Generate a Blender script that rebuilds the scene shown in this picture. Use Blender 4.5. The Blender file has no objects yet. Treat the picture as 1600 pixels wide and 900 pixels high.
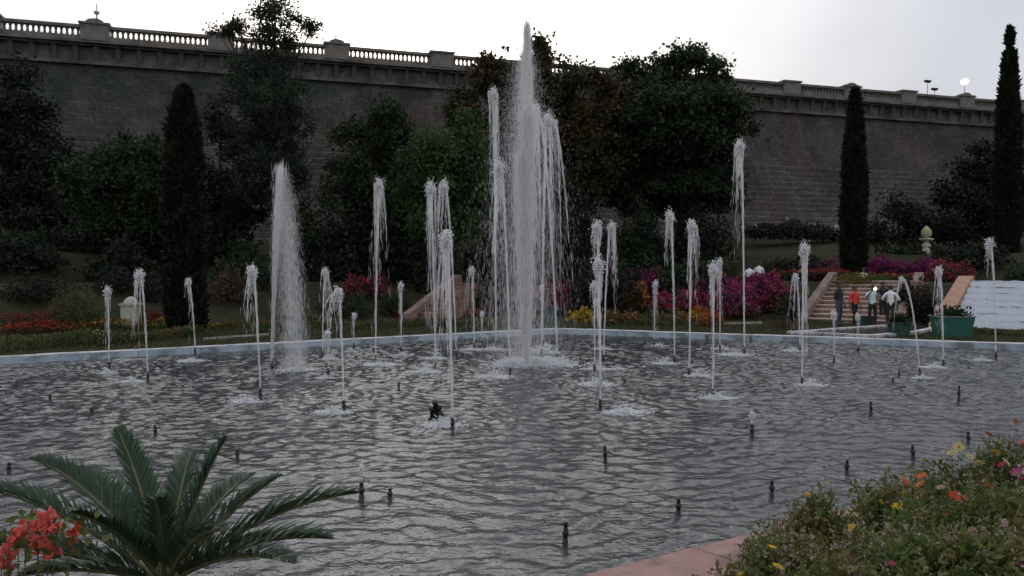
import bpy, math, random
import numpy as np
from mathutils import Vector
random.seed(7)
rng = np.random.default_rng(11)
SC = bpy.context.scene
COL = SC.collection
PI = math.pi
# ------------------------------------------------------------------ camera
H, F, HOR = 2.8, 1250.0, 415.0
PITCH = math.atan((450 - HOR) / F)
cam_d = bpy.data.cameras.new("camera"); cam = bpy.data.objects.new("camera", cam_d); COL.objects.link(cam)
cam.location = (0, 0, H); cam.rotation_euler = (PI / 2 - PITCH, 0, 0)
cam_d.sensor_width = 36; cam_d.lens = 36 * F / 1600; cam_d.clip_start = 0.05; cam_d.clip_end = 5000
SC.camera = cam
SC.view_settings.view_transform = 'Standard'; SC.view_settings.look = 'None'
SC.view_settings.exposure = 1.2; SC.view_settings.gamma = 1.0
SC.cycles.max_bounces = 5; SC.cycles.diffuse_bounces = 2; SC.cycles.glossy_bounces = 2
SC.cycles.transmission_bounces = 3; SC.cycles.transparent_max_bounces = 24
SC.cycles.use_adaptive_sampling = True; SC.cycles.adaptive_threshold = 0.02
# ------------------------------------------------------------------ sky and sun (dusk, sun low beyond the dam)
SUN_AZ, SUN_EL = math.radians(-8), math.radians(12)      # azimuth from +Y towards +X
SDIR = Vector((math.sin(SUN_AZ) * math.cos(SUN_EL), math.cos(SUN_AZ) * math.cos(SUN_EL), math.sin(SUN_EL)))
GLOW = Vector((math.sin(-.14) * math.cos(.58), math.cos(-.14) * math.cos(.58), math.sin(.58)))   # bright patch of thin cloud above the dam
W = bpy.data.worlds.new("World"); SC.world = W; W.use_nodes = True
wt = W.node_tree; wt.nodes.clear()
def wn(t, **k):
    n = wt.nodes.new(t)
    for a, b in k.items(): setattr(n, a, b)
    return n
sky = wn('ShaderNodeTexSky', sky_type='NISHITA', sun_disc=False)
sky.sun_elevation = SUN_EL; sky.sun_rotation = SUN_AZ; sky.dust_density = 3.0
tc = wn('ShaderNodeTexCoord')
dot = wn('ShaderNodeVectorMath', operation='DOT_PRODUCT'); dot.inputs[1].default_value = GLOW
wt.links.new(tc.outputs['Generated'], dot.inputs[0])
mr = wn('ShaderNodeMapRange'); mr.inputs[1].default_value = -1; mr.inputs[2].default_value = 1
wt.links.new(dot.outputs['Value'], mr.inputs[0])
rp = wn('ShaderNodeValToRGB'); wt.links.new(mr.outputs[0], rp.inputs[0])
rp.color_ramp.interpolation = 'EASE'
el = rp.color_ramp.elements
stops = [(0.0, (.19, .19, .205)), (.45, (.33, .33, .355)), (.72, (.37, .37, .40)), (.885, (.265, .273, .305)), (.9135, (.305, .312, .34)), (.941, (.385, .387, .41)), (.963, (.50, .50, .51)), (.98, (.88, .87, .865)), (1.0, (1.25, 1.24, 1.23))]
while len(el) < len(stops): el.new(.5)
for e, (p, c) in zip(el, stops): e.position = p; e.color = (*[x / 1.25 for x in c], 1)
nz = wn('ShaderNodeTexNoise'); nz.inputs['Scale'].default_value = 3.2; nz.inputs['Detail'].default_value = 5
mpg = wn('ShaderNodeMapping'); mpg.inputs['Scale'].default_value = (1, 1, 2.4)
wt.links.new(tc.outputs['Generated'], mpg.inputs[0]); wt.links.new(mpg.outputs[0], nz.inputs['Vector'])
cr = wn('ShaderNodeMapRange'); cr.inputs[1].default_value = .35; cr.inputs[2].default_value = .7; cr.inputs[3].default_value = .93; cr.inputs[4].default_value = 1.05
wt.links.new(nz.outputs['Fac'], cr.inputs[0])
mul = wn('ShaderNodeVectorMath', operation='SCALE'); wt.links.new(rp.outputs[0], mul.inputs[0]); wt.links.new(cr.outputs[0], mul.inputs['Scale'])
mul2 = wn('ShaderNodeVectorMath', operation='SCALE'); mul2.inputs['Scale'].default_value = 12.5 ; wt.links.new(mul.outputs[0], mul2.inputs[0])
mx = wn('ShaderNodeMix', data_type='RGBA'); mx.inputs['Factor'].default_value = .93
wt.links.new(sky.outputs[0], mx.inputs['A']); wt.links.new(mul2.outputs[0], mx.inputs['B'])
bg = wn('ShaderNodeBackground'); bg.inputs['Strength'].default_value = .1
wt.links.new(mx.outputs['Result'], bg.inputs['Color'])
wo = wn('ShaderNodeOutputWorld'); wt.links.new(bg.outputs[0], wo.inputs[0])
sl = bpy.data.lights.new("sun", 'SUN'); sl.energy = .5; sl.angle = math.radians(12); sl.color = (1, .93, .86)
so = bpy.data.objects.new("sun", sl); COL.objects.link(so); so.rotation_euler = SDIR.to_track_quat('Z', 'Y').to_euler(); so.location = (0, 0, 60)

# ------------------------------------------------------------------ helpers
def ray(px, py):
    x, z = (px - 800) / F, (450 - py) / F
    c, s = math.cos(PITCH), math.sin(PITCH)
    return np.array((x, c + z * s, z * c - s))
def at_z(px, py, z=0.0):
    d = ray(px, py); t = (z - H) / d[2]; return np.array((0, 0, H)) + d * t
def at_y(px, py, Y):
    d = ray(px, py); t = Y / d[1]; return np.array((0, 0, H)) + d * t

def set_props(o, label=None, cat=None, group=None, kind=None):
    if label: o['label'] = label
    if cat: o['category'] = cat
    if group: o['group'] = group
    if kind: o['kind'] = kind
    return o
def empty(name, loc, label, cat, group=None, rz=0.0):
    o = bpy.data.objects.new(name, None); COL.objects.link(o); o.empty_display_size = .2
    o.location = [float(v) for v in loc]; o.rotation_euler = (0, 0, rz)
    return set_props(o, label, cat, group)
def copy_child(src, parent, loc=None, rot=None, scale=None):
    c = src.copy(); COL.objects.link(c); c.parent = parent
    if loc is not None: c.location = loc
    if rot is not None: c.rotation_euler = rot
    if scale is not None: c.scale = scale
    return c

class MB:
    """collects geometry for ONE mesh"""
    def __init__(s): s.V = []; s.n = 0; s.F = []; s.M = []
    def add(s, verts, faces, mat=0):
        verts = np.asarray(verts, dtype=np.float32).reshape(-1, 3)
        if isinstance(faces, np.ndarray): s.F.append(faces + s.n); s.M.append(np.full(len(faces), mat))
        else:
            for k in set(len(f) for f in faces):
                a = np.array([f for f in faces if len(f) == k]); s.F.append(a + s.n); s.M.append(np.full(len(a), mat))
        s.V.append(verts); s.n += len(verts)
    def box(s, x0, x1, y0, y1, z0, z1, mat=0):
        v = [(x, y, z) for z in (z0, z1) for y in (y0, y1) for x in (x0, x1)]
        s.add(v, [(0, 2, 3, 1), (4, 5, 7, 6), (0, 1, 5, 4), (2, 6, 7, 3), (0, 4, 6, 2), (1, 3, 7, 5)], mat)
    def hexa(s, bottom, top, mat=0):
        v = list(bottom) + list(top); n = len(bottom)
        f = [tuple(range(n))[::-1], tuple(range(n, 2 * n))] + [(i, (i + 1) % n, n + (i + 1) % n, n + i) for i in range(n)]
        s.add(v, f, mat)
    def tube(s, pts, rad, n=6, mat=0, cap=True):
        pts = np.asarray(pts, float); k = len(pts); rad = np.broadcast_to(np.asarray(rad, float), (k,))
        T = np.gradient(pts, axis=0); T /= np.linalg.norm(T, axis=1)[:, None] + 1e-9
        ref = np.array((0.31, 0.17, 0.93)) if abs(T[:, 2]).mean() < .8 else np.array((.9, .3, .1))
        A = np.cross(T, ref); A /= np.linalg.norm(A, axis=1)[:, None]; B = np.cross(T, A)
        th = np.arange(n) * 2 * PI / n
        v = pts[:, None] + rad[:, None, None] * (np.cos(th)[None, :, None] * A[:, None] + np.sin(th)[None, :, None] * B[:, None])
        i = np.arange(k - 1)[:, None] * n; j = np.arange(n)[None]; j2 = (j + 1) % n
        f = np.stack([i + j, i + j2, i + n + j2, i + n + j], -1).reshape(-1, 4)
        s.add(v, f, mat)
        if cap:
            s.add(v[0], [tuple(range(n))[::-1]], mat); s.add(v[-1], [tuple(range(n))], mat)
    def lathe(s, prof, n=12, c=(0, 0, 0), mat=0):
        th = np.arange(n) * 2 * PI / n; prof = np.asarray(prof, float)
        v = np.stack([prof[:, 0:1] * np.cos(th) + c[0], prof[:, 0:1] * np.sin(th) + c[1], np.repeat(prof[:, 1:2], n, 1) + c[2]], -1)
        k = len(prof); i = np.arange(k - 1)[:, None] * n; j = np.arange(n)[None]; j2 = (j + 1) % n
        s.add(v, np.stack([i + j, i + j2, i + n + j2, i + n + j], -1).reshape(-1, 4), mat)
        s.add(v[0], [tuple(range(n))[::-1]], mat); s.add(v[-1], [tuple(range(n))], mat)
    def leaves(s, P, size, mat=0, up=0.0, wid=.55, droop=0.0, dirs=None):
        """rhombic leaves: one quad each, random orientation"""
        P = np.asarray(P, np.float32); n = len(P)
        if n == 0: return
        size = np.broadcast_to(np.asarray(size, np.float32), (n,))
        D = rng.normal(size=(n, 3)) if dirs is None else dirs + rng.normal(size=(n, 3)) * .45
        D[:, 2] += up - droop
        D /= np.linalg.norm(D, axis=1)[:, None] + 1e-9
        R = rng.normal(size=(n, 3)); S = np.cross(D, R); S /= np.linalg.norm(S, axis=1)[:, None] + 1e-9
        N = np.cross(D, S)
        a = size[:, None]; w = a * wid * .5
        v = np.stack([P, P + D * a * .5 + S * w + N * a * .08, P + D * a, P + D * a * .5 - S * w + N * a * .08], 1).reshape(-1, 3)
        s.add(v, np.arange(4 * n).reshape(n, 4), mat)
    def streaks(s, P0, P1, r, mat=0):
        """thin spindle drops between P0 and P1"""
        P0 = np.asarray(P0, np.float32); P1 = np.asarray(P1, np.float32); n = len(P0)
        if n == 0: return
        r = np.broadcast_to(np.asarray(r, np.float32), (n,))[:, None] * 1.3
        T = P1 - P0; L = np.linalg.norm(T, axis=1)[:, None] + 1e-9; T = T / L
        A = np.cross(T, np.array((.55, .83, .1))); A /= np.linalg.norm(A, axis=1)[:, None] + 1e-9; B = np.cross(T, A)
        M = (P0 + P1) / 2
        v = np.stack([P0, M + A * r, M + (-.5 * A + .87 * B) * r, M + (-.5 * A - .87 * B) * r, P1], 1).reshape(-1, 3)
        b = np.arange(n)[:, None] * 5
        f = np.array([(0, 2, 1), (0, 3, 2), (0, 1, 3), (4, 1, 2), (4, 2, 3), (4, 3, 1)])
        s.add(v, (b[:, :, None] + f[None]).reshape(-1, 3), mat)
    def drops(s, P, r, mat=0, flat=1.0):
        P = np.asarray(P, np.float32); n = len(P)
        if n == 0: return
        r = np.broadcast_to(np.asarray(r, np.float32), (n,))
        o = np.array([(1, 0, 0), (-1, 0, 0), (0, 1, 0), (0, -1, 0), (0, 0, 1), (0, 0, -1)], np.float32)
        j = (o[None] * (1 + rng.uniform(-.35, .35, (n, 6, 1)))) * r[:, None, None]; j[:, :, 2] *= flat
        v = (P[:, None] + j).reshape(-1, 3); b = np.arange(n)[:, None] * 6
        f = np.array([(0, 2, 4), (2, 1, 4), (1, 3, 4), (3, 0, 4), (2, 0, 5), (1, 2, 5), (3, 1, 5), (0, 3, 5)])
        s.add(v, (b[:, :, None] + f[None]).reshape(-1, 3), mat)
    def mesh(s, name, mats, smooth=False):
        me = bpy.data.meshes.new(name)
        V = np.concatenate(s.V) if s.V else np.zeros((0, 3), np.float32)
        me.vertices.add(len(V)); me.vertices.foreach_set('co', V.astype(np.float32).ravel())
        loops = np.concatenate([f.ravel() for f in s.F]); cnt = np.concatenate([np.full(len(f), f.shape[1]) for f in s.F])
        me.loops.add(len(loops)); me.loops.foreach_set('vertex_index', loops.astype(np.int32))
        me.polygons.add(len(cnt)); st = np.zeros(len(cnt), np.int32); st[1:] = np.cumsum(cnt)[:-1]
        me.polygons.foreach_set('loop_start', st)
        for m in (mats if isinstance(mats, (list, tuple)) else [mats]): me.materials.append(m)
        me.polygons.foreach_set('material_index', np.concatenate(s.M).astype(np.int32))
        me.update(calc_edges=True)
        me.polygons.foreach_set('use_smooth', np.full(len(cnt), bool(smooth)))
        return me
    def build(s, name, mats, parent=None, smooth=False, **props):
        o = bpy.data.objects.new(name, s.mesh(name, mats, smooth)); COL.objects.link(o)
        if parent is not None: o.parent = parent
        return set_props(o, **props)

# ------------------------------------------------------------------ materials
def mat_new(name):
    m = bpy.data.materials.new(name); m.use_nodes = True; t = m.node_tree; t.nodes.clear()
    return m, t
def stone(name, c1, c2, scale=2.0, rough=.85, bump=.3, c3=None, scale3=.25, mix3=.5, brick=None, spec=.3, detail=6, c4=None):
    """two-tone noise surface with fine relief, optional third tone in large blotches, optional coursed joints"""
    m, t = mat_new(name); N = t.nodes.new; L = t.links.new
    tcn = N('ShaderNodeTexCoord'); out = N('ShaderNodeOutputMaterial'); b = N('ShaderNodeBsdfPrincipled'); L(b.outputs[0], out.inputs[0])
    n1 = N('ShaderNodeTexNoise'); n1.inputs['Scale'].default_value = scale; n1.inputs['Detail'].default_value = detail; L(tcn.outputs['Object'], n1.inputs['Vector'])
    r1 = N('ShaderNodeMapRange'); r1.inputs[1].default_value = .32; r1.inputs[2].default_value = .68; L(n1.outputs['Fac'], r1.inputs[0])
    mx1 = N('ShaderNodeMix'); mx1.data_type = 'RGBA'; mx1.inputs['A'].default_value = (*c1, 1); mx1.inputs['B'].default_value = (*c2, 1); L(r1.outputs[0], mx1.inputs['Factor'])
    col = mx1.outputs['Result']
    if c3:
        n3 = N('ShaderNodeTexNoise'); n3.inputs['Scale'].default_value = scale3; n3.inputs['Detail'].default_value = 5; n3.inputs['Roughness'].default_value = .65; L(tcn.outputs['Object'], n3.inputs['Vector'])
        r3 = N('ShaderNodeMapRange'); r3.inputs[1].default_value = .48; r3.inputs[2].default_value = .62; r3.inputs[4].default_value = mix3; L(n3.outputs['Fac'], r3.inputs[0])
        mx3 = N('ShaderNodeMix'); mx3.data_type = 'RGBA'; L(r3.outputs[0], mx3.inputs['Factor']); L(col, mx3.inputs['A']); mx3.inputs['B'].default_value = (*c3, 1); col = mx3.outputs['Result']
    bh = n1.outputs['Fac']
    if c4:
        mp4 = N('ShaderNodeMapping'); mp4.inputs['Scale'].default_value = (.35, .35, .12); mp4.inputs['Location'].default_value = (7, 3, 5); L(tcn.outputs['Object'], mp4.inputs[0])
        n4 = N('ShaderNodeTexNoise'); n4.inputs['Scale'].default_value = 1.0; n4.inputs['Detail'].default_value = 7; n4.inputs['Roughness'].default_value = .7; L(mp4.outputs[0], n4.inputs['Vector'])
        r4 = N('ShaderNodeMapRange'); r4.inputs[1].default_value = .5; r4.inputs[2].default_value = .66; r4.inputs[4].default_value = .8; L(n4.outputs['Fac'], r4.inputs[0])
        mx4 = N('ShaderNodeMix'); mx4.data_type = 'RGBA'; L(r4.outputs[0], mx4.inputs['Factor']); L(col, mx4.inputs['A']); mx4.inputs['B'].default_value = (*c4, 1); col = mx4.outputs['Result']
        n5 = N('ShaderNodeTexNoise'); n5.inputs['Scale'].default_value = 2.6; n5.inputs['Detail'].default_value = 9; n5.inputs['Roughness'].default_value = .75; L(tcn.outputs['Object'], n5.inputs['Vector'])
        r5 = N('ShaderNodeMapRange'); r5.inputs[1].default_value = .3; r5.inputs[2].default_value = .7; r5.inputs[3].default_value = .5; r5.inputs[4].default_value = 1.5; L(n5.outputs['Fac'], r5.inputs[0])
        sc5 = N('ShaderNodeVectorMath'); sc5.operation = 'SCALE'; L(col, sc5.inputs[0]); L(r5.outputs[0], sc5.inputs['Scale']); col = sc5.outputs[0]; bh = n5.outputs['Fac']
    if brick:
        sx = N('ShaderNodeSeparateXYZ'); cb = N('ShaderNodeCombineXYZ'); L(tcn.outputs['Object'], sx.inputs[0]); L(sx.outputs['X'], cb.inputs['X']); L(sx.outputs['Z'], cb.inputs['Y'])
        br = N('ShaderNodeTexBrick'); L(cb.outputs[0], br.inputs['Vector']); br.inputs['Scale'].default_value = 1; br.inputs['Brick Width'].default_value = brick[0]; br.inputs['Row Height'].default_value = brick[1]
        br.inputs['Mortar Size'].default_value = .035; br.inputs['Mortar Smooth'].default_value = .3
        br.inputs['Color1'].default_value = (.82, .82, .84, 1); br.inputs['Color2'].default_value = (1.12, 1.08, 1.05, 1); br.inputs['Mortar'].default_value = (.72, .72, .72, 1)
        mu = N('ShaderNodeMix'); mu.data_type = 'RGBA'; mu.blend_type = 'MULTIPLY'; mu.inputs['Factor'].default_value = 1; L(col, mu.inputs['A']); L(br.outputs['Color'], mu.inputs['B']); col = mu.outputs['Result']
    L(col, b.inputs['Base Color']); b.inputs['Roughness'].default_value = rough; b.inputs['Specular IOR Level'].default_value = spec
    bp = N('ShaderNodeBump'); bp.inputs['Strength'].default_value = bump; bp.inputs['Distance'].default_value = .05; L(bh, bp.inputs['Height']); L(bp.outputs[0], b.inputs['Normal'])
    return m
def leafy(name, c1, c2, scale=1.2, trans=.25, rough=.6, c3=None, mix3=.6, scale3=.5):
    m, t = mat_new(name); N = t.nodes.new; L = t.links.new
    g = N('ShaderNodeNewGeometry'); out = N('ShaderNodeOutputMaterial')
    n1 = N('ShaderNodeTexNoise'); n1.inputs['Scale'].default_value = scale; n1.inputs['Detail'].default_value = 4; L(g.outputs['Position'], n1.inputs['Vector'])
    r1 = N('ShaderNodeMapRange'); r1.inputs[1].default_value = .3; r1.inputs[2].default_value = .7; L(n1.outputs['Fac'], r1.inputs[0])
    ad = N('ShaderNodeMath'); ad.operation = 'ADD'; L(r1.outputs[0], ad.inputs[0])
    ri = N('ShaderNodeMath'); ri.operation = 'MULTIPLY_ADD'; L(g.outputs['Random Per Island'], ri.inputs[0]); ri.inputs[1].default_value = .6; ri.inputs[2].default_value = -.3
    L(ri.outputs[0], ad.inputs[1]); ad.use_clamp = True
    mx1 = N('ShaderNodeMix'); mx1.data_type = 'RGBA'; mx1.inputs['A'].default_value = (*c1, 1); mx1.inputs['B'].default_value = (*c2, 1); L(ad.outputs[0], mx1.inputs['Factor'])
    col = mx1.outputs['Result']
    if c3:
        n3 = N('ShaderNodeTexNoise'); n3.inputs['Scale'].default_value = scale3; n3.inputs['Detail'].default_value = 3; L(g.outputs['Position'], n3.inputs['Vector'])
        r3 = N('ShaderNodeMapRange'); r3.inputs[1].default_value = .5; r3.inputs[2].default_value = .62; r3.inputs[4].default_value = mix3; L(n3.outputs['Fac'], r3.inputs[0])
        mx3 = N('ShaderNodeMix'); mx3.data_type = 'RGBA'; L(r3.outputs[0], mx3.inputs['Factor']); L(col, mx3.inputs['A']); mx3.inputs['B'].default_value = (*c3, 1); col = mx3.outputs['Result']
    b = N('ShaderNodeBsdfPrincipled'); L(col, b.inputs['Base Color']); b.inputs['Roughness'].default_value = rough; b.inputs['Specular IOR Level'].default_value = .25
    tr = N('ShaderNodeBsdfTranslucent'); L(col, tr.inputs['Color']); ms = N('ShaderNodeMixShader'); ms.inputs[0].default_value = trans
    L(b.outputs[0], ms.inputs[1]); L(tr.outputs[0], ms.inputs[2]); L(ms.outputs[0], out.inputs[0])
    return m
def plain(name, c, rough=.6, metal=0.0, var=.15, scale=14.0, emit=None, es=1.0):
    m, t = mat_new(name); N = t.nodes.new; L = t.links.new
    out = N('ShaderNodeOutputMaterial'); b = N('ShaderNodeBsdfPrincipled'); L(b.outputs[0], out.inputs[0])
    tcn = N('ShaderNodeTexCoord'); n1 = N('ShaderNodeTexNoise'); n1.inputs['Scale'].default_value = scale; L(tcn.outputs['Object'], n1.inputs['Vector'])
    mx1 = N('ShaderNodeMix'); mx1.data_type = 'RGBA'; L(n1.outputs['Fac'], mx1.inputs['Factor'])
    mx1.inputs['A'].default_value = (*[x * (1 - var) for x in c], 1); mx1.inputs['B'].default_value = (*[min(1, x * (1 + var)) for x in c], 1)
    L(mx1.outputs['Result'], b.inputs['Base Color']); b.inputs['Roughness'].default_value = rough; b.inputs['Metallic'].default_value = metal
    if emit: b.inputs['Emission Color'].default_value = (*emit, 1); b.inputs['Emission Strength'].default_value = es
    return m
M = {}
M['dam'] = stone('dam_masonry', (0.064, 0.058, 0.060), (0.136, 0.122, 0.116), .45, .95, 1.0, (0.036, 0.053, 0.051), .16, .75, brick=(.8, .30), c4=(0.100, 0.072, 0.059))
M['damtrim'] = stone('dam_trim', (.13, .115, .10), (.22, .20, .18), 1.6, .9, .3, (.06, .058, .05), .7, .7)
M['frieze'] = stone('frieze_stone', (0.094, 0.086, 0.083), (0.177, 0.161, 0.151), 1.2, .95, .4, (0.042, 0.042, 0.038), .5, .7)
M['cop'] = stone('coping_concrete', (0.162, 0.149, 0.131), (0.243, 0.225, 0.203), 2.2, .9, .3, (0.081, 0.072, 0.063), .9, .6)
M['ground'] = stone('grass_ground', (.020, .026, .013), (.042, .044, .022), 2.5, 1, .6, (.065, .05, .032), .12, .45, spec=.1)
M['soil'] = stone('bed_soil', (.03, .022, .016), (.055, .04, .03), 9, 1, .7)
M['poolfloor'] = stone('pool_floor', (.03, .04, .045), (.05, .06, .065), 2, .9, .1)
M['kerbblue'] = stone('kerb_paint', (.34, .43, .52), (.48, .55, .62), 1.5, .7, .2, (.12, .14, .13), 1.6, .75, detail=10)
M['kerbtop'] = stone('kerb_top', (.52, .52, .55), (.66, .65, .67), 2.0, .8, .2, (.20, .19, .17), 2.2, .7, detail=10)
M['pink'] = stone('pink_paving', (0.288, 0.180, 0.158), (0.389, 0.252, 0.223), 2.5, .85, .25, (0.10, 0.08, 0.065), 2.6, .75, detail=12)
M['step'] = stone('stair_stone', (.20, .12, .09), (.36, .24, .19), 4, .9, .4, (.08, .06, .05), 1.5, .6)
M['nosing'] = stone('stair_nosing', (.42, .34, .28), (.55, .46, .40), 4, .85, .2)
M['stringer'] = stone('stringer_plaster', (.34, .20, .13), (.46, .29, .2), 3, .85, .2)
M['stringer2'] = stone('stringer_worn_plaster', (.20, .145, .125), (.30, .22, .19), 3, .9, .3, (.12, .09, .08), 1.2, .5)
M['whitestone'] = stone('pale_plaster', (.42, .43, .36), (.58, .58, .50), 5, .8, .2, (.25, .27, .2), 2, .5)
M['yellowstone'] = stone('lichened_plaster', (.34, .32, .14), (.5, .47, .25), 6, .8, .2)
M['bark'] = stone('bark', (.028, .022, .017), (.075, .06, .048), 7, .95, .8)
M['metal'] = plain('dark_metal', (.03, .032, .034), .45, .4)
M['greytube'] = plain('grey_pole', (.25, .26, .27), .5, .3)
M['green_box'] = plain('green_painted_sheet', (.02, .12, .085), .5, 0, .3, 4)
M['teal_box'] = plain('faded_green_sheet', (.025, .07, .06), .6, 0, .3, 4)
M['lamp_on'] = plain('lit_globe', (.9, .9, .85), .4, emit=(1, .97, .88), es=4)
M['lamp_off'] = plain('unlit_globe', (.55, .56, .58), .3)
M['flash'] = plain('phone_light', (.9, .9, .8), .4, emit=(1, .86, .5), es=14)
# foliage
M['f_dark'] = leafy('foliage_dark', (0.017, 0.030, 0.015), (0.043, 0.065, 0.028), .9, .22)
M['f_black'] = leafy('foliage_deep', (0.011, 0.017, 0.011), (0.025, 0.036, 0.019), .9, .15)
M['f_green'] = leafy('foliage_green', (0.026, 0.050, 0.017), (0.064, 0.118, 0.030), .8, .28)
M['f_olive'] = leafy('foliage_olive', (0.025, 0.032, 0.016), (0.063, 0.063, 0.025), .7, .25, c3=(0.127, 0.071, 0.027), mix3=.75, scale3=.42)
M['f_airy'] = leafy('foliage_airy', (0.022, 0.034, 0.022), (0.051, 0.068, 0.041), .8, .3)
M['f_cypress'] = leafy('foliage_cypress', (0.008, 0.012, 0.008), (0.019, 0.026, 0.014), 1.5, .1)
M['f_hedge'] = leafy('foliage_hedge', (0.039, 0.058, 0.022), (0.092, 0.116, 0.043), 1.6, .2, c3=(0.154, 0.108, 0.046), mix3=.6, scale3=.9)
M['f_yellow'] = leafy('foliage_yellow', (.08, .08, .018), (.17, .15, .03), 2, .25)
M['f_brown'] = leafy('foliage_brown', (0.070, 0.042, 0.028), (0.154, 0.098, 0.056), 1.5, .2)
M['f_redbrown'] = leafy('foliage_redbrown', (0.039, 0.029, 0.021), (0.098, 0.058, 0.042), 1.5, .15)
M['palm'] = leafy('palm_leaflet', (0.022, 0.051, 0.029), (0.047, 0.090, 0.049), 3, .22, .5)
M['palmrib'] = stone('palm_rib', (0.096, 0.096, 0.040), (0.160, 0.144, 0.068), 9, .6, .2)
M['fg_leaf'] = leafy('bed_leaf', (.062, .095, .026), (.15, .19, .052), 5, .3, c3=(.20, .145, .055), mix3=.7, scale3=2.2)
M['fg_stem'] = leafy('bed_stem', (0.084, 0.084, 0.042), (0.168, 0.119, 0.070), 6, .1)
M['seed'] = leafy('seed_head', (.22, .17, .13), (.38, .32, .25), 9, .2)
def petal(name, c, d=.7): M[name] = leafy(name, tuple(x * d for x in c), c, 6, .35, .6)
petal('p_magenta', (.30, .03, .15)); petal('p_crimson', (.42, .045, .11)); petal('p_pink', (.42, .09, .22)); petal('p_orange', (.50, .13, .03))
petal('p_yellow', (.62, .42, .03)); petal('p_red', (.30, .028, .018)); petal('p_rust', (.36, .13, .05)); petal('p_white', (.62, .6, .58)); petal('p_cream', (.66, .57, .26))
petal('p_coral', (.80, .17, .14), .85); petal('p_purple', (.18, .02, .14)); petal('p_pale_pink', (.55, .32, .32)); petal('p_bright_orange', (.72, .19, .04), .75); petal('p_bright_yellow', (.80, .55, .05), .8)
petal('p_scarlet', (.62, .09, .055), .7)
M['flower_eye'] = plain('flower_eye', (.25, .13, .02), .8)
# water
def water_mat():
    m, t = mat_new('pool_water'); N = t.nodes.new; L = t.links.new
    out = N('ShaderNodeOutputMaterial'); b = N('ShaderNodeBsdfPrincipled'); L(b.outputs[0], out.inputs[0])
    b.inputs['Base Color'].default_value = (.060, .064, .068, 1); b.inputs['Roughness'].default_value = .08; b.inputs['IOR'].default_value = 1.333
    g = N('ShaderNodeNewGeometry'); mp = N('ShaderNodeMapping'); mp.inputs['Scale'].default_value = (.8, 1.15, 1); L(g.outputs['Position'], mp.inputs[0])
    n1 = N('ShaderNodeTexNoise'); n1.inputs['Scale'].default_value = 9; n1.inputs['Detail'].default_value = 3; n1.inputs['Roughness'].default_value = .55; L(mp.outputs[0], n1.inputs['Vector'])
    bp = N('ShaderNodeBump'); bp.inputs['Strength'].default_value = .38; bp.inputs['Distance'].default_value = .05; L(n1.outputs['Fac'], bp.inputs['Height']); L(bp.outputs[0], b.inputs['Normal'])
    return m
M['water'] = water_mat()
def spray_mat(name, col=(.80, .80, .83), alpha=1.0):
    m, t = mat_new(name); N = t.nodes.new; L = t.links.new
    out = N('ShaderNodeOutputMaterial')
    d = N('ShaderNodeBsdfDiffuse'); d.inputs[0].default_value = (*col, 1); tr = N('ShaderNodeBsdfTranslucent'); tr.inputs[0].default_value = (*col, 1)
    gl = N('ShaderNodeBsdfGlossy'); gl.inputs['Roughness'].default_value = .25
    m1 = N('ShaderNodeMixShader'); m1.inputs[0].default_value = .5; L(d.outputs[0], m1.inputs[1]); L(tr.outputs[0], m1.inputs[2])
    m2 = N('ShaderNodeMixShader'); m2.inputs[0].default_value = .12; L(m1.outputs[0], m2.inputs[1]); L(gl.outputs[0], m2.inputs[2])
    if alpha < 1:
        tp = N('ShaderNodeBsdfTransparent'); m3 = N('ShaderNodeMixShader'); m3.inputs[0].default_value = alpha; L(tp.outputs[0], m3.inputs[1]); L(m2.outputs[0], m3.inputs[2]); L(m3.outputs[0], out.inputs[0])
    else: L(m2.outputs[0], out.inputs[0])
    return m
M['spray'] = spray_mat('water_drops', (.95, .945, .955), .42)
def stream_mat(name, lo, hi, sc=(38, 38, 3.2)):
    m = spray_mat(name, (.93, .925, .94), .5); t = m.node_tree; N = t.nodes.new; L = t.links.new
    tcn = N('ShaderNodeTexCoord'); mp = N('ShaderNodeMapping'); mp.inputs['Scale'].default_value = sc; L(tcn.outputs['Object'], mp.inputs[0])
    n1 = N('ShaderNodeTexNoise'); n1.inputs['Scale'].default_value = 1; n1.inputs['Detail'].default_value = 3; n1.inputs['Roughness'].default_value = .6; L(mp.outputs[0], n1.inputs['Vector'])
    r = N('ShaderNodeMapRange'); r.inputs[1].default_value = .33; r.inputs[2].default_value = .68; r.inputs[3].default_value = lo; r.inputs[4].default_value = hi; L(n1.outputs['Fac'], r.inputs[0])
    ms = [l.to_node for l in t.links if l.from_node.type == 'BSDF_TRANSPARENT'][0]; L(r.outputs[0], ms.inputs[0])
    return m
M['stream'] = stream_mat('rising_stream', .08, .6)
M['veil'] = stream_mat('falling_veil', 0.0, .60, (46, 46, 4.5))
M['foam'] = spray_mat('white_foam', (.90, .915, .94), .62)
M['crest'] = spray_mat('white_crest', (.96, .955, .965), .85)
M['cascade'] = spray_mat('cascade_water', (.72, .80, .88))

# ------------------------------------------------------------------ pool plan and terrain
CORN = np.array((1.83, 32.75)); EL = np.array((-.8496, -.5274)); ER = np.array((.9208, -.3902))
PA = CORN + EL * 30; PN = np.array((.81, 6.77)); NEd = np.array((.8496, .5274))
PB = PN - NEd * 19; s_ = 25.4; PD = CORN + ER * s_; 
t_ = np.dot(PD - PN, NEd); PD2 = PN + NEd * t_
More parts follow.
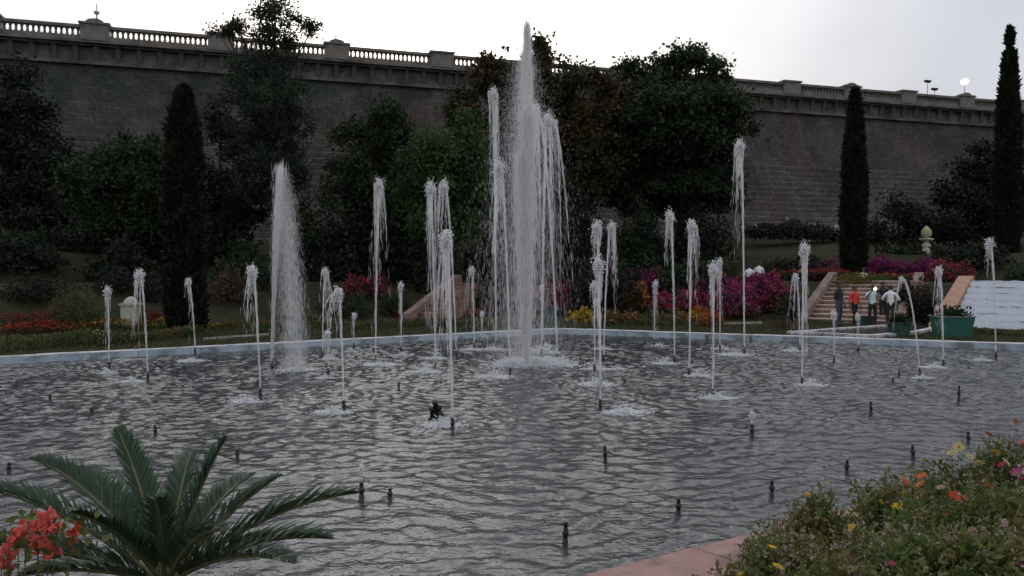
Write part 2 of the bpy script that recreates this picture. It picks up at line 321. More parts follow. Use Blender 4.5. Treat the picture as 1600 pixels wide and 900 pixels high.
# exact meeting point of the right edge and the near edge
A_ = np.array([[NEd[0], -ER[0]], [NEd[1], -ER[1]]]); tt = np.linalg.solve(A_, CORN - PN); PD = PN + NEd * tt[0]
POOL = np.array([CORN, PA, PB, PD])            # counter-clockwise from above
nL = np.array((-.5274, .8496)); nR = np.array((.3902, .9208)); nN = np.array((.5274, -.8496))
def smooth(a, b, x):
    t = np.clip((x - a) / (b - a), 0, 1); return t * t * (3 - 2 * t)
def terr(x, y):
    x = np.asarray(x, float); y = np.asarray(y, float)
    dl = (x - CORN[0]) * nL[0] + (y - CORN[1]) * nL[1]; dr = (x - CORN[0]) * nR[0] + (y - CORN[1]) * nR[1]
    dn = (x - PN[0]) * nN[0] + (y - PN[1]) * nN[1]
    d = np.maximum(dl, dr)
    h = .18 + 1.75 * np.clip((d - 8.3) / 5.2, 0, 1) + 1.6 * smooth(19, 24, d) + 1.6 * smooth(26, 42, d)
    hn = .18 + .95 * smooth(.9, 4.3, dn)
    return np.where(dn > 0, hn, h)
def ground_at(px, py, dmax=80):
    d = ray(px, py); o = np.array((0, 0, H)); t0 = 2.0
    ts = np.arange(2.0, dmax, .05); P = o + ts[:, None] * d
    hit = np.nonzero(P[:, 2] < terr(P[:, 0], P[:, 1]))[0]
    p = P[hit[0]] if len(hit) else o + d * (dmax / d[1])
    p[2] = float(terr(p[0], p[1])); return p

import bmesh
def make_ground():
    bm = bmesh.new()
    def axis(lo, hi, f0, f1, st, big):
        a = list(np.arange(f0, f1 + 1e-6, st)); x = f0; s = st
        while x > lo: s *= big; x -= s; a.insert(0, x)
        x = f1; s = st
        while x < hi: s *= big; x += s; a.append(x)
        return a
    xs = axis(-1500, 1500, -46, 62, .9, 1.35); ys = axis(-1200, 1800, -8, 72, .9, 1.35)
    grid = [[bm.verts.new((x, y, 0)) for x in xs] for y in ys]
    for j in range(len(ys) - 1):
        for i in range(len(xs) - 1): bm.faces.new((grid[j][i], grid[j][i + 1], grid[j + 1][i + 1], grid[j + 1][i]))
    for i in range(4):
        a, b = POOL[i], POOL[(i + 1) % 4]; e = b - a; n = Vector((e[1], -e[0], 0)).normalized()
        a2 = a + np.array((n.x, n.y)) * .1
        bmesh.ops.bisect_plane(bm, geom=bm.verts[:] + bm.edges[:] + bm.faces[:], plane_co=(a2[0], a2[1], 0), plane_no=n)
    dead = []
    for f in bm.faces:
        c = f.calc_center_median(); ins = True
        for i in range(4):
            a, b = POOL[i], POOL[(i + 1) % 4]; e = b - a; nn = np.array((e[1], -e[0])); nn = nn / np.linalg.norm(nn)
            if np.dot(np.array((c.x, c.y)) - a, nn) > .1: ins = False
        if ins: dead.append(f)
    bmesh.ops.delete(bm, geom=dead, context='FACES')
    for v in bm.verts: v.co.z = float(terr(v.co.x, v.co.y)) + (0.03 * math.sin(v.co.x * 1.7) * math.sin(v.co.y * 1.3) if v.co.y > 36 else 0)
    me = bpy.data.meshes.new('ground'); bm.to_mesh(me); bm.free(); me.materials.append(M['ground'])
    for p in me.polygons: p.use_smooth = True
    o = bpy.data.objects.new('ground', me); COL.objects.link(o); set_props(o, 'grassy garden ground rising in terraces towards the dam', kind='structure')
make_ground()
mb = MB(); mb.add([(p[0], p[1], -.8) for p in POOL * 1.0], [(0, 1, 2, 3)]); 
mb.build('pool_floor', M['poolfloor'], label='dark floor of the fountain pool', kind='structure')

def offset_line(i, off):
    a, b = POOL[i], POOL[(i + 1) % 4]; e = b - a; n = np.array((e[1], -e[0])) / np.linalg.norm(e); return a + n * off, e / np.linalg.norm(e)
def offset_corner(i, o0, o1):
    """corner i between edge i-1 (offset o0) and edge i (offset o1)"""
    p, d = offset_line((i - 1) % 4, o0); q, e = offset_line(i, o1)
    t = np.linalg.solve(np.array([[d[0], -e[0]], [d[1], -e[1]]]), q - p); return p + d * t[0]
KW = [.38, .38, .95, .38]      # kerb widths per edge (corner>A, A>B, B>D, D>corner)
def kerb(i, name, mats, top, label):
    w = KW[i]; w0 = KW[(i - 1) % 4]; w1 = KW[(i + 1) % 4]
    a, b = POOL[i], POOL[(i + 1) % 4]; a2 = offset_corner(i, w0, w); b2 = offset_corner((i + 1) % 4, w, w1)
    L = np.linalg.norm(b - a); n = max(2, int(L / 1.25)); q = MB()
    for k in range(n):
        g = .006 / (L / n)
        f0, f1 = (k + g) / n, (k + 1 - g) / n
        z = top + random.uniform(-.006, .006)
        p = [a + (b - a) * f0, a + (b - a) * f1, a2 + (b2 - a2) * f1, a2 + (b2 - a2) * f0]
        bw = .018
        nn = (a2 - a) / max(1e-6, np.linalg.norm(a2 - a))
        lo = [(x[0], x[1], -.85) for x in p]; mid = [(x[0], x[1], z - bw) for x in p]
        c = sum(p) / 4
        hi = []
        for x in p:
            d = c - x; d = d / np.linalg.norm(d); hi.append((x[0] + d[0] * bw, x[1] + d[1] * bw, z))
        nv = q.n
        q.add(lo + mid + hi, [(0, 1, 5, 4), (1, 2, 6, 5), (2, 3, 7, 6), (3, 0, 4, 7)], 0)
        q.add(mid + hi, [(0, 1, 5, 4), (1, 2, 6, 5), (2, 3, 7, 6), (3, 0, 4, 7), (4, 5, 6, 7)], 1)
    return q.build(name, mats, label=label, kind='structure')
kerb(0, 'pool_kerb', [M['kerbblue'], M['kerbtop']], .215, 'far kerb of the pool with pale blue painted face')
kerb(1, 'pool_kerb', [M['kerbblue'], M['kerbtop']], .21, 'side kerb of the pool')
kerb(2, 'kerb_paving', [M['pink'], M['pink']], .21, 'broad pink kerb paving along the near side of the pool')
kerb(3, 'pool_kerb', [M['kerbblue'], M['kerbtop']], .22, 'far kerb of the pool on the stair side')

# water sheet with real waves
SPL = []
def make_water():
    st = .055
    xs = np.arange(-24, 27, st); ys = np.arange(-3, 33.2, st)
    X, Y = np.meshgrid(xs, ys); ins = np.ones_like(X, bool)
    for i in range(4):
        a, b = POOL[i], POOL[(i + 1) % 4]; e = b - a; n = np.array((e[1], -e[0])) / np.linalg.norm(e)
        ins &= ((X - a[0]) * n[0] + (Y - a[1]) * n[1]) < .15
    ins &= (np.abs(X) < .72 * np.maximum(Y, 0) + 3.5)
    Z = np.zeros_like(X); r = np.random.default_rng(5)
    warpx = .25 * np.sin(.9 * X + 1.3 * Y) + .18 * np.sin(1.7 * Y - .8 * X + 2); warpy = .25 * np.sin(1.1 * X - .7 * Y + 1) + .15 * np.sin(2.1 * X + .9 * Y)
    for k in range(44):
        lam = .16 * (.56 / .16) ** (r.random() ** 1.05); th = PI / 2 + r.normal() * .68 + .1; kk = 2 * PI / lam
        ph = kk * ((X + warpx) * math.cos(th) + (Y + warpy) * math.sin(th)) + r.random() * 6.28
        amp = .052 * lam / (2 * PI)
        s = np.sin(ph); Z += amp * (s + .35 * (np.abs(np.sin(ph / 2 + .6)) * -2 + 1.2))
    Z *= 1 + .4 * smooth(10, 20, Y)
    for (cx, cy, a) in SPL:
        rr = np.hypot(X - cx, Y - cy); Z += a * np.cos(rr * 2 * PI / .34 + cx) * np.exp(-rr / .9) * (rr < 4)
    idx = -np.ones(X.shape, int); idx[ins] = np.arange(ins.sum())
    q = np.stack([idx[:-1, :-1], idx[:-1, 1:], idx[1:, 1:], idx[1:, :-1]], -1).reshape(-1, 4); q = q[(q >= 0).all(1)]
    m = MB(); m.add(np.stack([X[ins], Y[ins], Z[ins]], -1), q)
    m.build('pool_water', M['water'], smooth=True, label='rippled grey water of the fountain pool', kind='structure')

# ------------------------------------------------------------------ the dam
P0 = np.array((-.64 * 58, 58.0)); P1 = np.array((.64 * 88, 88.0)); DD = (P1 - P0) / np.linalg.norm(P1 - P0)
DAM_RZ = math.atan2(DD[1], DD[0]); ZT = 20.4
def dam_x(px, ly=0.0):
    k = (px - 800) / F; q = P0 + np.array((-DD[1], DD[0])) * ly       # X = k*Y on the dam line, ly metres behind it
    return (k * q[1] - q[0]) / (DD[0] - k * DD[1])
dam = empty('dam_wall', (P0[0], P0[1], 0), 'long dark masonry dam wall with balustraded parapet closing the background', 'dam', rz=DAM_RZ)
X0, X1 = -24.0, 150.0
def dam_part(name, m, fn, **k):
    q = MB(); fn(q); return q.build(name, m, dam, **k)
def wallf(q, prof_=[(-.15, ZT - 2.75), (-.6, ZT - 8)], top=True):
    n = 60; xs = np.linspace(X0, X1, n)
    prof = prof_
    v = [(x, y, z) for x in xs for (y, z) in prof]; k = len(prof)
    q.add(v, [(i * k + j, i * k + j + 1, (i + 1) * k + j + 1, (i + 1) * k + j) for i in range(n - 1) for j in range(k - 1)])
    if top: q.add([(X0, -.15, ZT - 2.75), (X1, -.15, ZT - 2.75), (X1, 6, ZT - 2.75), (X0, 6, ZT - 2.75), (X1, 6, -1), (X0, 6, -1)], [(0, 1, 2, 3), (3, 2, 4, 5)])
dam_part('wall_face', M['dam'], wallf)
M['dam_low'] = stone('dam_base_masonry', (.082, .077, .076), (.155, .142, .135), .8, .95, 1.0, (.045, .055, .052), .2, .75, brick=(.62, .26), c4=(.13, .105, .09))
def lower(q):
    wallf(q, [(-.60, ZT - 7.95), (-.85, ZT - 8), (-2.0, ZT - 12.5), (-3.6, 3), (-3.6, -1)], False)
    r_ = random.Random(4)
    for k in range(26):                       # proud courses of rough stone
        z = ZT - 8.25 - k * .50; y = -.85 - (ZT - 8 - z) * (1.15 / 4.5) if z > ZT - 12.5 else -2.0 - (ZT - 12.5 - z) * (1.6 / (ZT - 15.5)); x = X0
        while x < X1:
            L_ = r_.uniform(.7, 3.2); d = r_.uniform(.01, .05)
            if r_.random() < .45: q.box(x, min(X1, x + L_), y - d - .05, y + .1, z - .15, z + .12); x += L_ + .06
dam_part('wall_base', M['dam_low'], lower)
dam_part('string_course', M['frieze'], lambda q: q.box(X0, X1, -.5, 5, ZT - 2.76, ZT - 2.5))
dam_part('frieze', M['frieze'], lambda q: q.box(X0, X1, -.12, 5, ZT - 2.499, ZT - 1.42))
dam_part('cornice', M['damtrim'], lambda q: (q.box(X0, X1, -.62, 5, ZT - 1.418, ZT - 1.28), q.box(X0, X1, -1.0, 5, ZT - 1.278, ZT - 1.12)))
dam_part('parapet_base', M['cop'], lambda q: q.box(X0, X1, -.95, -.35, ZT - 1.118, ZT - .80))
dam_part('roadway', M['cop'], lambda q: q.box(X0, X1, -.348, 6, ZT - 1.118, ZT - 1.0))
piers_px = [-10, 157, 350, 527, 688, 832, 965, 1098, 1225, 1318, 1405, 1495, 1585]
round_px = {157, 527, 832, 1318, 1495}
pier_x = [dam_x(p) for p in piers_px]; pier_x = [pier_x[0] - 9] + pier_x + [pier_x[-1] + 9.5]
rounds = [False] + [p in round_px for p in piers_px] + [False]
PW = .95
def pier_mesh(rounded):
    q = MB(); q.box(-PW, PW, -1.06, -.14, -1.117, .06)
    q.box(-PW - .1, PW + .1, -1.16, -.04, .062, .2)
    if rounded:
        n = 12; pts = [(-.62 * math.cos(i * PI / n), .30 * math.sin(i * PI / n)) for i in range(n + 1)]
        f = [(x, -.95, .202 + z) for x, z in pts]; bk = [(x, -.25, .202 + z) for x, z in pts]; m = len(pts)
        q.add(f + bk, [tuple(range(m)), tuple(range(2 * m - 1, m - 1, -1))] + [(i + 1, i, m + i, m + i + 1) for i in range(m - 1)] + [(0, m - 1, 2 * m - 1, m)])
    return q
pm = {r: pier_mesh(r).mesh('pier', M['cop']) for r in (False, True)}
for x, r in zip(pier_x, rounds):
    o = bpy.data.objects.new('pier', pm[r]); COL.objects.link(o); o.parent = dam; o.location = (x, 0, ZT)
railm = {}
bal = MB(); bal.lathe([(.172, 0), (.172, .035), (.135, .07), (.10, .14), (.082, .24), (.08, .31), (.095, .41), (.13, .50), (.168, .545), (.172, .58)], 10)
bal_mesh = bal.mesh('baluster', M['cop'], True); nb = 0
for i in range(len(pier_x) - 1):
    a, b = pier_x[i] + PW + .002, pier_x[i + 1] - PW - .002
    q = MB(); q.box(a, b, -.93, -.37, ZT - .22, ZT); q.build('rail', M['cop'], dam)
    if a > dam_x(1090):
        q = MB(); q.box(a, b, -.60, -.42, ZT - .799, ZT - .222); q.build('parapet_panel', M['cop'], dam)
    vis = -6 < a < 112
    n = max(4, int(round((b - a) / .36)))
    if not vis: continue
    for k in range(n):
        o = bpy.data.objects.new('baluster', bal_mesh); COL.objects.link(o); o.parent = dam; nb += 1
        o.location = (a + (k + .5) * (b - a) / n, -.65, ZT - .799)
corb = MB(); corb.hexa([(-.15, -.2, 0), (.15, -.2, 0), (.15, -.12, 0), (-.15, -.12, 0)], [(-.17, -.5, 1.0), (.17, -.5, 1.0), (.17, -.12, 1.0), (-.17, -.12, 1.0)])
cm = corb.mesh('corbel', M['frieze'])
for i in range(len(pier_x) - 1):
    n = max(2, int(round((pier_x[i + 1] - pier_x[i]) / 1.45)))
    for k in range(n):
        o = bpy.data.objects.new('corbel', cm); COL.objects.link(o); o.parent = dam; o.location = (pier_x[i] + k * (pier_x[i + 1] - pier_x[i]) / n, 0, ZT - 2.42)
print('balusters', nb)
DAMR = np.array([[DD[0], -DD[1]], [DD[1], DD[0]]])
def dam_pt(lx, ly, z): p = P0 + DAMR @ np.array((lx, ly)); return (p[0], p[1], z)
def lamp(lx, ly, z, h, label, kind):
    e = empty('street_lamp', dam_pt(lx, ly, z), label, 'lamp post', 'lamps along the dam top', rz=DAM_RZ)
    q = MB(); q.lathe([(.14, 0), (.14, .08), (.05, .14), (.038, h * .5), (.03, h)], 8); q.build('pole', M['greytube'] if kind != 'dark' else M['metal'], e, True)
    if kind == 'finial':
        q = MB(); q.lathe([(.04, h * .28), (.17, h * .38), (.24, h * .48), (.14, h * .56), (.05, h * .6)], 10); q.build('globe', M['lamp_off'], e, True)
    if kind == 'lit':
        for dx in (-.13, .13):
            q = MB(); q.lathe([(.08, h), (.22, h + .1), (.3, h + .28), (.22, h + .46), (.06, h + .54)], 12, (dx * 1.1, 0, .06 if dx > 0 else 0)); q.build('globe', M['lamp_on'], e, True)
    if kind == 'dark':
        q = MB(); q.box(-.3, .3, -.06, .06, h, h + .06); q.build('bracket', M['metal'], e)
        for dx in (-.22, .22):
            q = MB(); q.hexa([(dx - .10, -.12, h + .061), (dx + .10, -.12, h + .061), (dx + .10, .12, h + .061), (dx - .10, .12, h + .061)], [(dx - .17, -.2, h + .26), (dx + .17, -.2, h + .26), (dx + .17, .2, h + .26), (dx - .17, .2, h + .26)]); q.build('lamp_head', M['metal'], e)
lamp(dam_x(157, -.6), -.6, ZT + .5, 1.15, 'pale lamp standard with a bulbous globe on the rounded pier of the parapet', 'finial')
lamp(dam_x(527, -.6), -.6, ZT + .5, 1.0, 'thin bare lamp spike on the rounded pier beside the tall airy tree', 'spike')
lamp(dam_x(1495), -.6, ZT + .45, .95, 'lit white twin globe lamp shining on the rounded parapet pier', 'lit')
lamp(dam_x(1445, 4.5), 4.5, ZT - 1, 3.7, 'unlit dark twin-headed lamp post next to the lit globe on the dam', 'dark')
lamp(dam_x(1456, 5.2), 5.2, ZT - 1, 3.1, 'small unlit lamp post between the dark lamp and the lit globe', 'dark')
lamp(dam_x(790, 4.0), 4.0, ZT - 1, 3.2, 'twin floodlight mast on the dam behind the main fountain plume', 'dark')

# ------------------------------------------------------------------ trees
def clump_cloud(blobs_w, per_m3, clump_r, leaf_n, squash=.8, shell=.45):
    """leaf positions: clumps spread through ellipsoids, denser to the outside"""
    out = []
    for (c, r) in blobs_w:
        c = np.array(c); r = np.array(r); vol = 4.19 * r[0] * r[1] * r[2]; n = max(4, int(vol * per_m3 * 1.25))
        d = rng.normal(size=(n, 3)); d /= np.linalg.norm(d, axis=1)[:, None]; rad = rng.random(n) ** shell
        P = c + d * rad[:, None] * r * (1 + rng.normal(size=(n, 1)) * .10)
        cr = clump_r * rng.uniform(.6, 1.3, n)
        k = np.maximum(3, (leaf_n * 3.0 * rng.uniform(.5, 1.4, n)).astype(int)); idx = np.repeat(np.arange(n), k)
        off = rng.normal(size=(len(idx), 3)) * cr[idx][:, None] * np.array((1, 1, squash)) * .55
        out.append(P[idx] + off)
    return np.concatenate(out)
def tree(name, label, Y, base_px, blobs, mat, per=1.1, cr=.62, ln=42, leaf=.22, trunk_r=.28, group='trees in front of the dam', depth=.9, up=0.0, limbs=True, wid=.6):
    b = at_y(base_px, 415, Y); gz = float(terr(b[0], b[1])); root = empty(name, (b[0], b[1], gz), label, 'tree', group); o = np.array((b[0], b[1], gz))
    S = Y / F; bw = []
    for (px, py, rx, ry) in blobs:
        c = at_y(px, py, Y) - o; bw.append((c + np.array((0, rng.normal() * rx * S * .35, 0)), (rx * S, rx * S * depth, ry * S)))
    q = MB(); top = max(bw, key=lambda t: t[0][2])[0]; low = min(t[0][2] for t in bw)
    n = 9; ts = np.linspace(0, 1, n); path = np.stack([top[0] * ts ** 1.5 + .12 * np.sin(ts * 7), top[1] * ts * .6 + .1 * np.cos(ts * 5), top[2] * .95 * ts - .15], -1)
    q.tube(path, trunk_r * (1 - .85 * ts) + .02 + trunk_r * .5 * np.exp(-ts * 16), 8)
    if limbs:
        for (c, r) in bw:
            f = np.clip((c[2] - .35 * abs(c[0])) / top[2] * .75, .12, .9); j = f * (n - 1); a = path[int(j)] * (1 - j % 1) + path[min(n - 1, int(j) + 1)] * (j % 1)
            u = np.linspace(0, 1, 6)[:, None]; mid = (a + c) / 2 + np.array((0, 0, -.08 * np.linalg.norm(c - a)))
            L = (1 - u) ** 2 * a + 2 * u * (1 - u) * mid + u ** 2 * c; q.tube(L, trunk_r * .45 * (1 - .75 * u[:, 0]) * (1 - .5 * f), 6)
            for _ in range(3):
                e = c + rng.normal(size=3) * r * .55; q.tube(np.stack([L[3], (L[4] + e) / 2, e]), [trunk_r * .14, trunk_r * .1, trunk_r * .04], 5)
    q.build('trunk', M['bark'], root, True)
    P = clump_cloud(bw, per, cr, ln); f = MB(); f.leaves(P, leaf * 1.22 * rng.uniform(.6, 1.3, len(P)), up=up, wid=wid); f.build('crown', mat, root)
    return len(P)
nl = 0
nl += tree('olive_tree', 'broad brownish olive tree rising behind the main fountain plume', 50, 880, [(840, 72, 9, 14), (846, 92, 14, 14), (852, 112, 26, 20), (884, 112, 28, 16), (905, 118, 20, 14), (760, 125, 34, 18), (728, 155, 32, 24), (800, 140, 48, 32), (862, 158, 50, 36), (925, 126, 30, 16), (955, 135, 24, 22), (955, 175, 36, 40), (900, 200, 58, 48), (820, 205, 60, 50), (945, 240, 46, 50), (900, 280, 60, 46), (722, 186, 36, 26), (760, 96, 4, 8), (772, 110, 10, 8), (850, 270, 50, 45)], M['f_olive'], per=1.25, ln=40, leaf=.24, trunk_r=.34)
nl += tree('broadleaf_tree', 'large rounded dark green tree just left of the bare dam stretch', 52, 1060, [(1072, 88, 18, 14), (1092, 86, 10, 14), (1050, 92, 22, 14), (1018, 98, 22, 13), (1108, 104, 22, 14), (985, 110, 18, 10), (1128, 122, 24, 20), (1062, 132, 62, 34), (1000, 146, 46, 34), (1136, 160, 24, 34), (1060, 200, 84, 56), (1004, 232, 50, 50), (1112, 240, 48, 52), (1060, 292, 84, 48), (1140, 210, 22, 40), (1128, 290, 36, 36), (985, 300, 40, 36)], M['f_dark'], per=1.4, ln=42, leaf=.24, trunk_r=.4)
nl += tree('airy_tree', 'tall thin-crowned tree whose airy top stands above the parapet', 46, 430, [(425, 8, 34, 18), (395, 22, 28, 14), (452, 26, 30, 16), (350, 46, 18, 7), (372, 40, 14, 8), (478, 46, 20, 10), (430, 48, 34, 14), (405, 64, 24, 10), (455, 66, 26, 10), (425, 92, 44, 18), (395, 118, 46, 24), (450, 126, 40, 26), (428, 165, 56, 30), (390, 200, 44, 34), (462, 205, 40, 34), (425, 245, 52, 36), (455, 285, 40, 36), (398, 290, 40, 36)], M['f_airy'], per=1.7, ln=44, cr=.5, leaf=.17, trunk_r=.26, wid=.45)
nl += tree('round_tree', 'dark bushy tree below the parapet between the airy tree and the fountain', 46, 595, [(602, 166, 26, 22), (622, 182, 16, 20), (570, 196, 34, 20), (612, 212, 34, 28), (540, 212, 22, 16), (585, 246, 52, 34), (556, 296, 48, 44), (625, 290, 44, 46), (590, 335, 55, 40)], M['f_dark'], per=1.5, ln=42, leaf=.2, trunk_r=.25)
nl += tree('green_tree', 'bright green leafy tree immediately left of the main fountain plume', 43, 705, [(735, 192, 24, 18), (718, 206, 30, 20), (690, 226, 36, 24), (744, 232, 26, 28), (660, 246, 36, 26), (712, 278, 54, 40), (652, 306, 46, 44), (742, 318, 28, 44), (700, 356, 60, 36)], M['f_green'], per=1.7, ln=42, leaf=.2, trunk_r=.22)
nl += tree('shade_tree', 'wide shadowy tree standing left of the dark cypress', 44, 190, [(212, 228, 40, 22), (165, 248, 42, 28), (248, 256, 34, 30), (122, 280, 38, 34), (200, 286, 60, 40), (250, 318, 40, 38), (150, 326, 50, 42), (210, 350, 60, 30)], M['f_dark'], per=1.5, ln=40, leaf=.21, trunk_r=.26)
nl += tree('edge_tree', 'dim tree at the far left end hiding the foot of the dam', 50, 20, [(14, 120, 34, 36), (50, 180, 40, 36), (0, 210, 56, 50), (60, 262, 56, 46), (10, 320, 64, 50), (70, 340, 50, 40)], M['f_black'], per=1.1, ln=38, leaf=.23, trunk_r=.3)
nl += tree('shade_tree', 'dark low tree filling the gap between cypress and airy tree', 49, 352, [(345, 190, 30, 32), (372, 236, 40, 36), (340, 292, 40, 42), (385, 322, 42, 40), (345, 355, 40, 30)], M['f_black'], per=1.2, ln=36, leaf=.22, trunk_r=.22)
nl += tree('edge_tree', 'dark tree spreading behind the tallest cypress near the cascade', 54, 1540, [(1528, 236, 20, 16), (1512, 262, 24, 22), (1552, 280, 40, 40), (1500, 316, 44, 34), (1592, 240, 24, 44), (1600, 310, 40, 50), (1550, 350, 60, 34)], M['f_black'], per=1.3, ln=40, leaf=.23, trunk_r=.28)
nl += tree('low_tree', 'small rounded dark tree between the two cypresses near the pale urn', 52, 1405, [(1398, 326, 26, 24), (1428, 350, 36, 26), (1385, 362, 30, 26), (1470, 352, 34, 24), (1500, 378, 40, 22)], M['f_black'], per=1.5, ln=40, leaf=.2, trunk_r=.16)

def cypress(label, px, ybase, ytop, wpx, prof, n=15000):
    g = ground_at(px, ybase) if ybase > 430 else at_y(px, ybase, 46 if px < 1500 else 49)
    Y = g[1]; gz = float(terr(g[0], g[1])); ht = at_y(px, ytop, Y)[2] - gz; w = wpx * Y / F / 2
    root = empty('cypress', (g[0], g[1], gz), label, 'tree', 'columnar cypresses')
    q = MB(); q.tube([(0, 0, -.2), (0, 0, ht * .5), (0, 0, ht * .97)], [.22, .14, .02], 7); q.build('trunk', M['bark'], root, True)
    zz = rng.random(n * 2); pz = np.array([p[0] for p in prof]); pr = np.array([p[1] for p in prof]); R = np.interp(zz, pz, pr)
    keep = rng.random(n * 2) < .25 + .75 * R; zz = zz[keep]; R = R[keep]; m = len(zz); th = rng.random(m) * 2 * PI
    lump = 1 + .10 * np.sin(th * 3 + zz * 19) + .09 * np.sin(th * 5 - zz * 37) + rng.normal(size=m) * .06
    rad = w * R * lump * rng.random(m) ** .33
    P = np.stack([rad * np.cos(th), rad * np.sin(th), zz * ht], -1)
    D = np.stack([np.cos(th) * .45, np.sin(th) * .45, np.ones(m)], -1)
    f = MB(); f.leaves(P, rng.uniform(.16, .36, m), dirs=D, wid=.4); f.build('crown', M['f_cypress'], root)
    return m
nl += cypress('stout dark cypress standing by the left flower strips', 291, 520, 138, 55, [(0, .75), (.05, .95), (.3, 1), (.6, .95), (.8, .75), (.9, .55), (.97, .3), (1, .05)], 14000)
nl += cypress('dark cypress beside the pink flower mounds above the stair', 1333, 425, 140, 35, [(0, .8), (.1, .95), (.4, 1), (.65, .85), (.85, .55), (.95, .3), (1, .1)], 11000)
nl += cypress('tallest cypress, its thin broken tip well above the parapet', 1572, 408, 44, 35, [(0, .9), (.2, 1), (.45, .95), (.65, .8), (.8, .55), (.885, .4), (.9, .1), (.915, .08), (.93, .3), (.96, .22), (1, .03)], 13000)

# ------------------------------------------------------------------ shrubs, hedges, beds
def bush(name, label, cat, px, py, wpx, hpx, leaf, blossoms=None, nb=0, group=None, size=.09, dens=1.0, Y=None, bsize=.10, ddepth=.8, clip=1.0):
    g = ground_at(px, py) if Y is None else at_y(px, py, Y)
    if Y is not None: g[2] = float(terr(g[0], g[1]))
    S = g[1] / F; w = wpx * S / 2; ztop = at_y(px, py - hpx, g[1])[2]; h = max(.2, ztop - g[2], hpx * S * .45)
    root = empty(name, g, label, cat, group)
    n = int(900 * dens * max(.5, w * h * 1.2)); n = min(n, 5000)
    d = rng.normal(size=(n, 3)); d[:, 2] = np.abs(d[:, 2]); d /= np.linalg.norm(d, axis=1)[:, None]
    def lump(d): return 1 + clip * .16 * np.sin(d[:, 0] * 6 + px) + clip * .14 * np.sin(d[:, 1] * 7 + d[:, 2] * 5 + px * .7) + clip * .1 * np.sin(d[:, 0] * 13 + d[:, 2] * 9)
    P = d * (rng.random(n) ** .35 * lump(d))[:, None] * np.array((w, w * ddepth, h)) * .93
    q = MB(); q.leaves(P, size * rng.uniform(.7, 1.7, n) * (1 + .3 * S * 28), up=.4); 
    q.tube([(0, 0, -.1), (0.02, 0, h * .4), (.05, .02, h * .75)], [.05, .035, .01], 5, 1)
    for a in range(5): q.tube([(0, 0, .0), (w * .3 * math.cos(a * 1.3), w * .25 * math.sin(a * 1.3), h * .35), (w * .6 * math.cos(a * 1.3), w * .5 * math.sin(a * 1.3), h * .6)], [.03, .02, .008], 4, 1)
    q.build('foliage', [leaf, M['bark']], root)
    if blossoms:
        for bm_, frac in blossoms:
            k = int(nb * frac * 2.1); d = rng.normal(size=(k, 3)); d[:, 2] = np.abs(d[:, 2]) + .15; d /= np.linalg.norm(d, axis=1)[:, None]
            P = d * (rng.uniform(.8, 1.06, k) * lump(d))[:, None] * np.array((w, w * ddepth, h)) * .95
            q = MB(); q.leaves(P, bsize * rng.uniform(.8, 1.5, k), wid=.95, up=.3); q.leaves(P + rng.normal(size=(k, 3)) * .03, bsize * rng.uniform(.8, 1.5, k), wid=.95, up=.3)
            q.build('blossoms', bm_, root, kind='stuff')
    return root
fb = 'flowering shrubs on the bank'
B = bush
B('flowering_shrub', 'crimson flowering shrub right behind the main fountain', 'shrub', 872, 486, 84, 46, M['f_dark'], [(M['p_crimson'], .8), (M['p_pink'], .2)], 760, fb)
B('flowering_shrub', 'crimson pink shrub beside the orange one on the bank', 'shrub', 920, 482, 70, 44, M['f_dark'], [(M['p_crimson'], .7), (M['p_pink'], .3)], 640, fb)
B('flowering_shrub', 'magenta shrub mound above the orange shrub', 'shrub', 985, 466, 124, 42, M['f_dark'], [(M['p_magenta'], .8), (M['p_purple'], .2)], 900, fb)
B('flowering_shrub', 'rust orange shrub in the middle of the flower bank', 'shrub', 993, 484, 58, 40, M['f_brown'], [(M['p_rust'], .8), (M['p_yellow'], .2)], 420, fb)
B('flowering_shrub', 'low pink flowering shrub between orange shrub and tall jet', 'shrub', 1062, 484, 90, 30, M['f_hedge'], [(M['p_crimson'], .6), (M['p_pink'], .4)], 420, fb)
B('flowering_shrub', 'magenta shrub close beside the main fountain jets', 'shrub', 925, 468, 90, 40, M['f_dark'], [(M['p_magenta'], .5), (M['p_crimson'], .5)], 600, fb)
B('flowering_shrub', 'dusky pink shrub behind the plain green shrub', 'shrub', 1055, 464, 100, 36, M['f_hedge'], [(M['p_magenta'], .5), (M['p_pink'], .5)], 560, fb)
B('flowering_shrub', 'pink shrub in the gap left of the bright magenta one', 'shrub', 1112, 472, 70, 40, M['f_hedge'], [(M['p_pink'], .5), (M['p_magenta'], .5)], 460, fb)
B('green_shrub', 'plain green shrub amid the pink flowers of the bank', 'shrub', 1080, 470, 56, 32, M['f_hedge'], None, 0, fb)
B('flowering_shrub', 'magenta pink shrub low on the bank near the stair', 'shrub', 1150, 492, 96, 46, M['f_hedge'], [(M['p_magenta'], .6), (M['p_pink'], .4)], 560, fb)
B('flowering_shrub', 'bright magenta shrub below the two seated people', 'shrub', 1175, 456, 96, 26, M['f_dark'], [(M['p_magenta'], .85), (M['p_pink'], .15)], 560, fb)
B('flowering_shrub', 'dull crimson shrub left of the stone stair', 'shrub', 1215, 486, 56, 48, M['f_dark'], [(M['p_crimson'], .7), (M['p_pink'], .3)], 240, fb)
B('green_shrub', 'tall dark green shrub against the stair side wall', 'shrub', 1238, 500, 52, 48, M['f_dark'], None, 0, fb)
B('flowering_shrub', 'orange yellow low shrubs along the lawn edge before the bank', 'shrub', 1095, 500, 76, 18, M['f_yellow'], [(M['p_orange'], .6), (M['p_yellow'], .4)], 220, fb)
B('flowering_shrub', 'small yellow flowered shrub near the far corner of the pool', 'shrub', 912, 503, 46, 18, M['f_hedge'], [(M['p_yellow'], 1)], 150, fb)
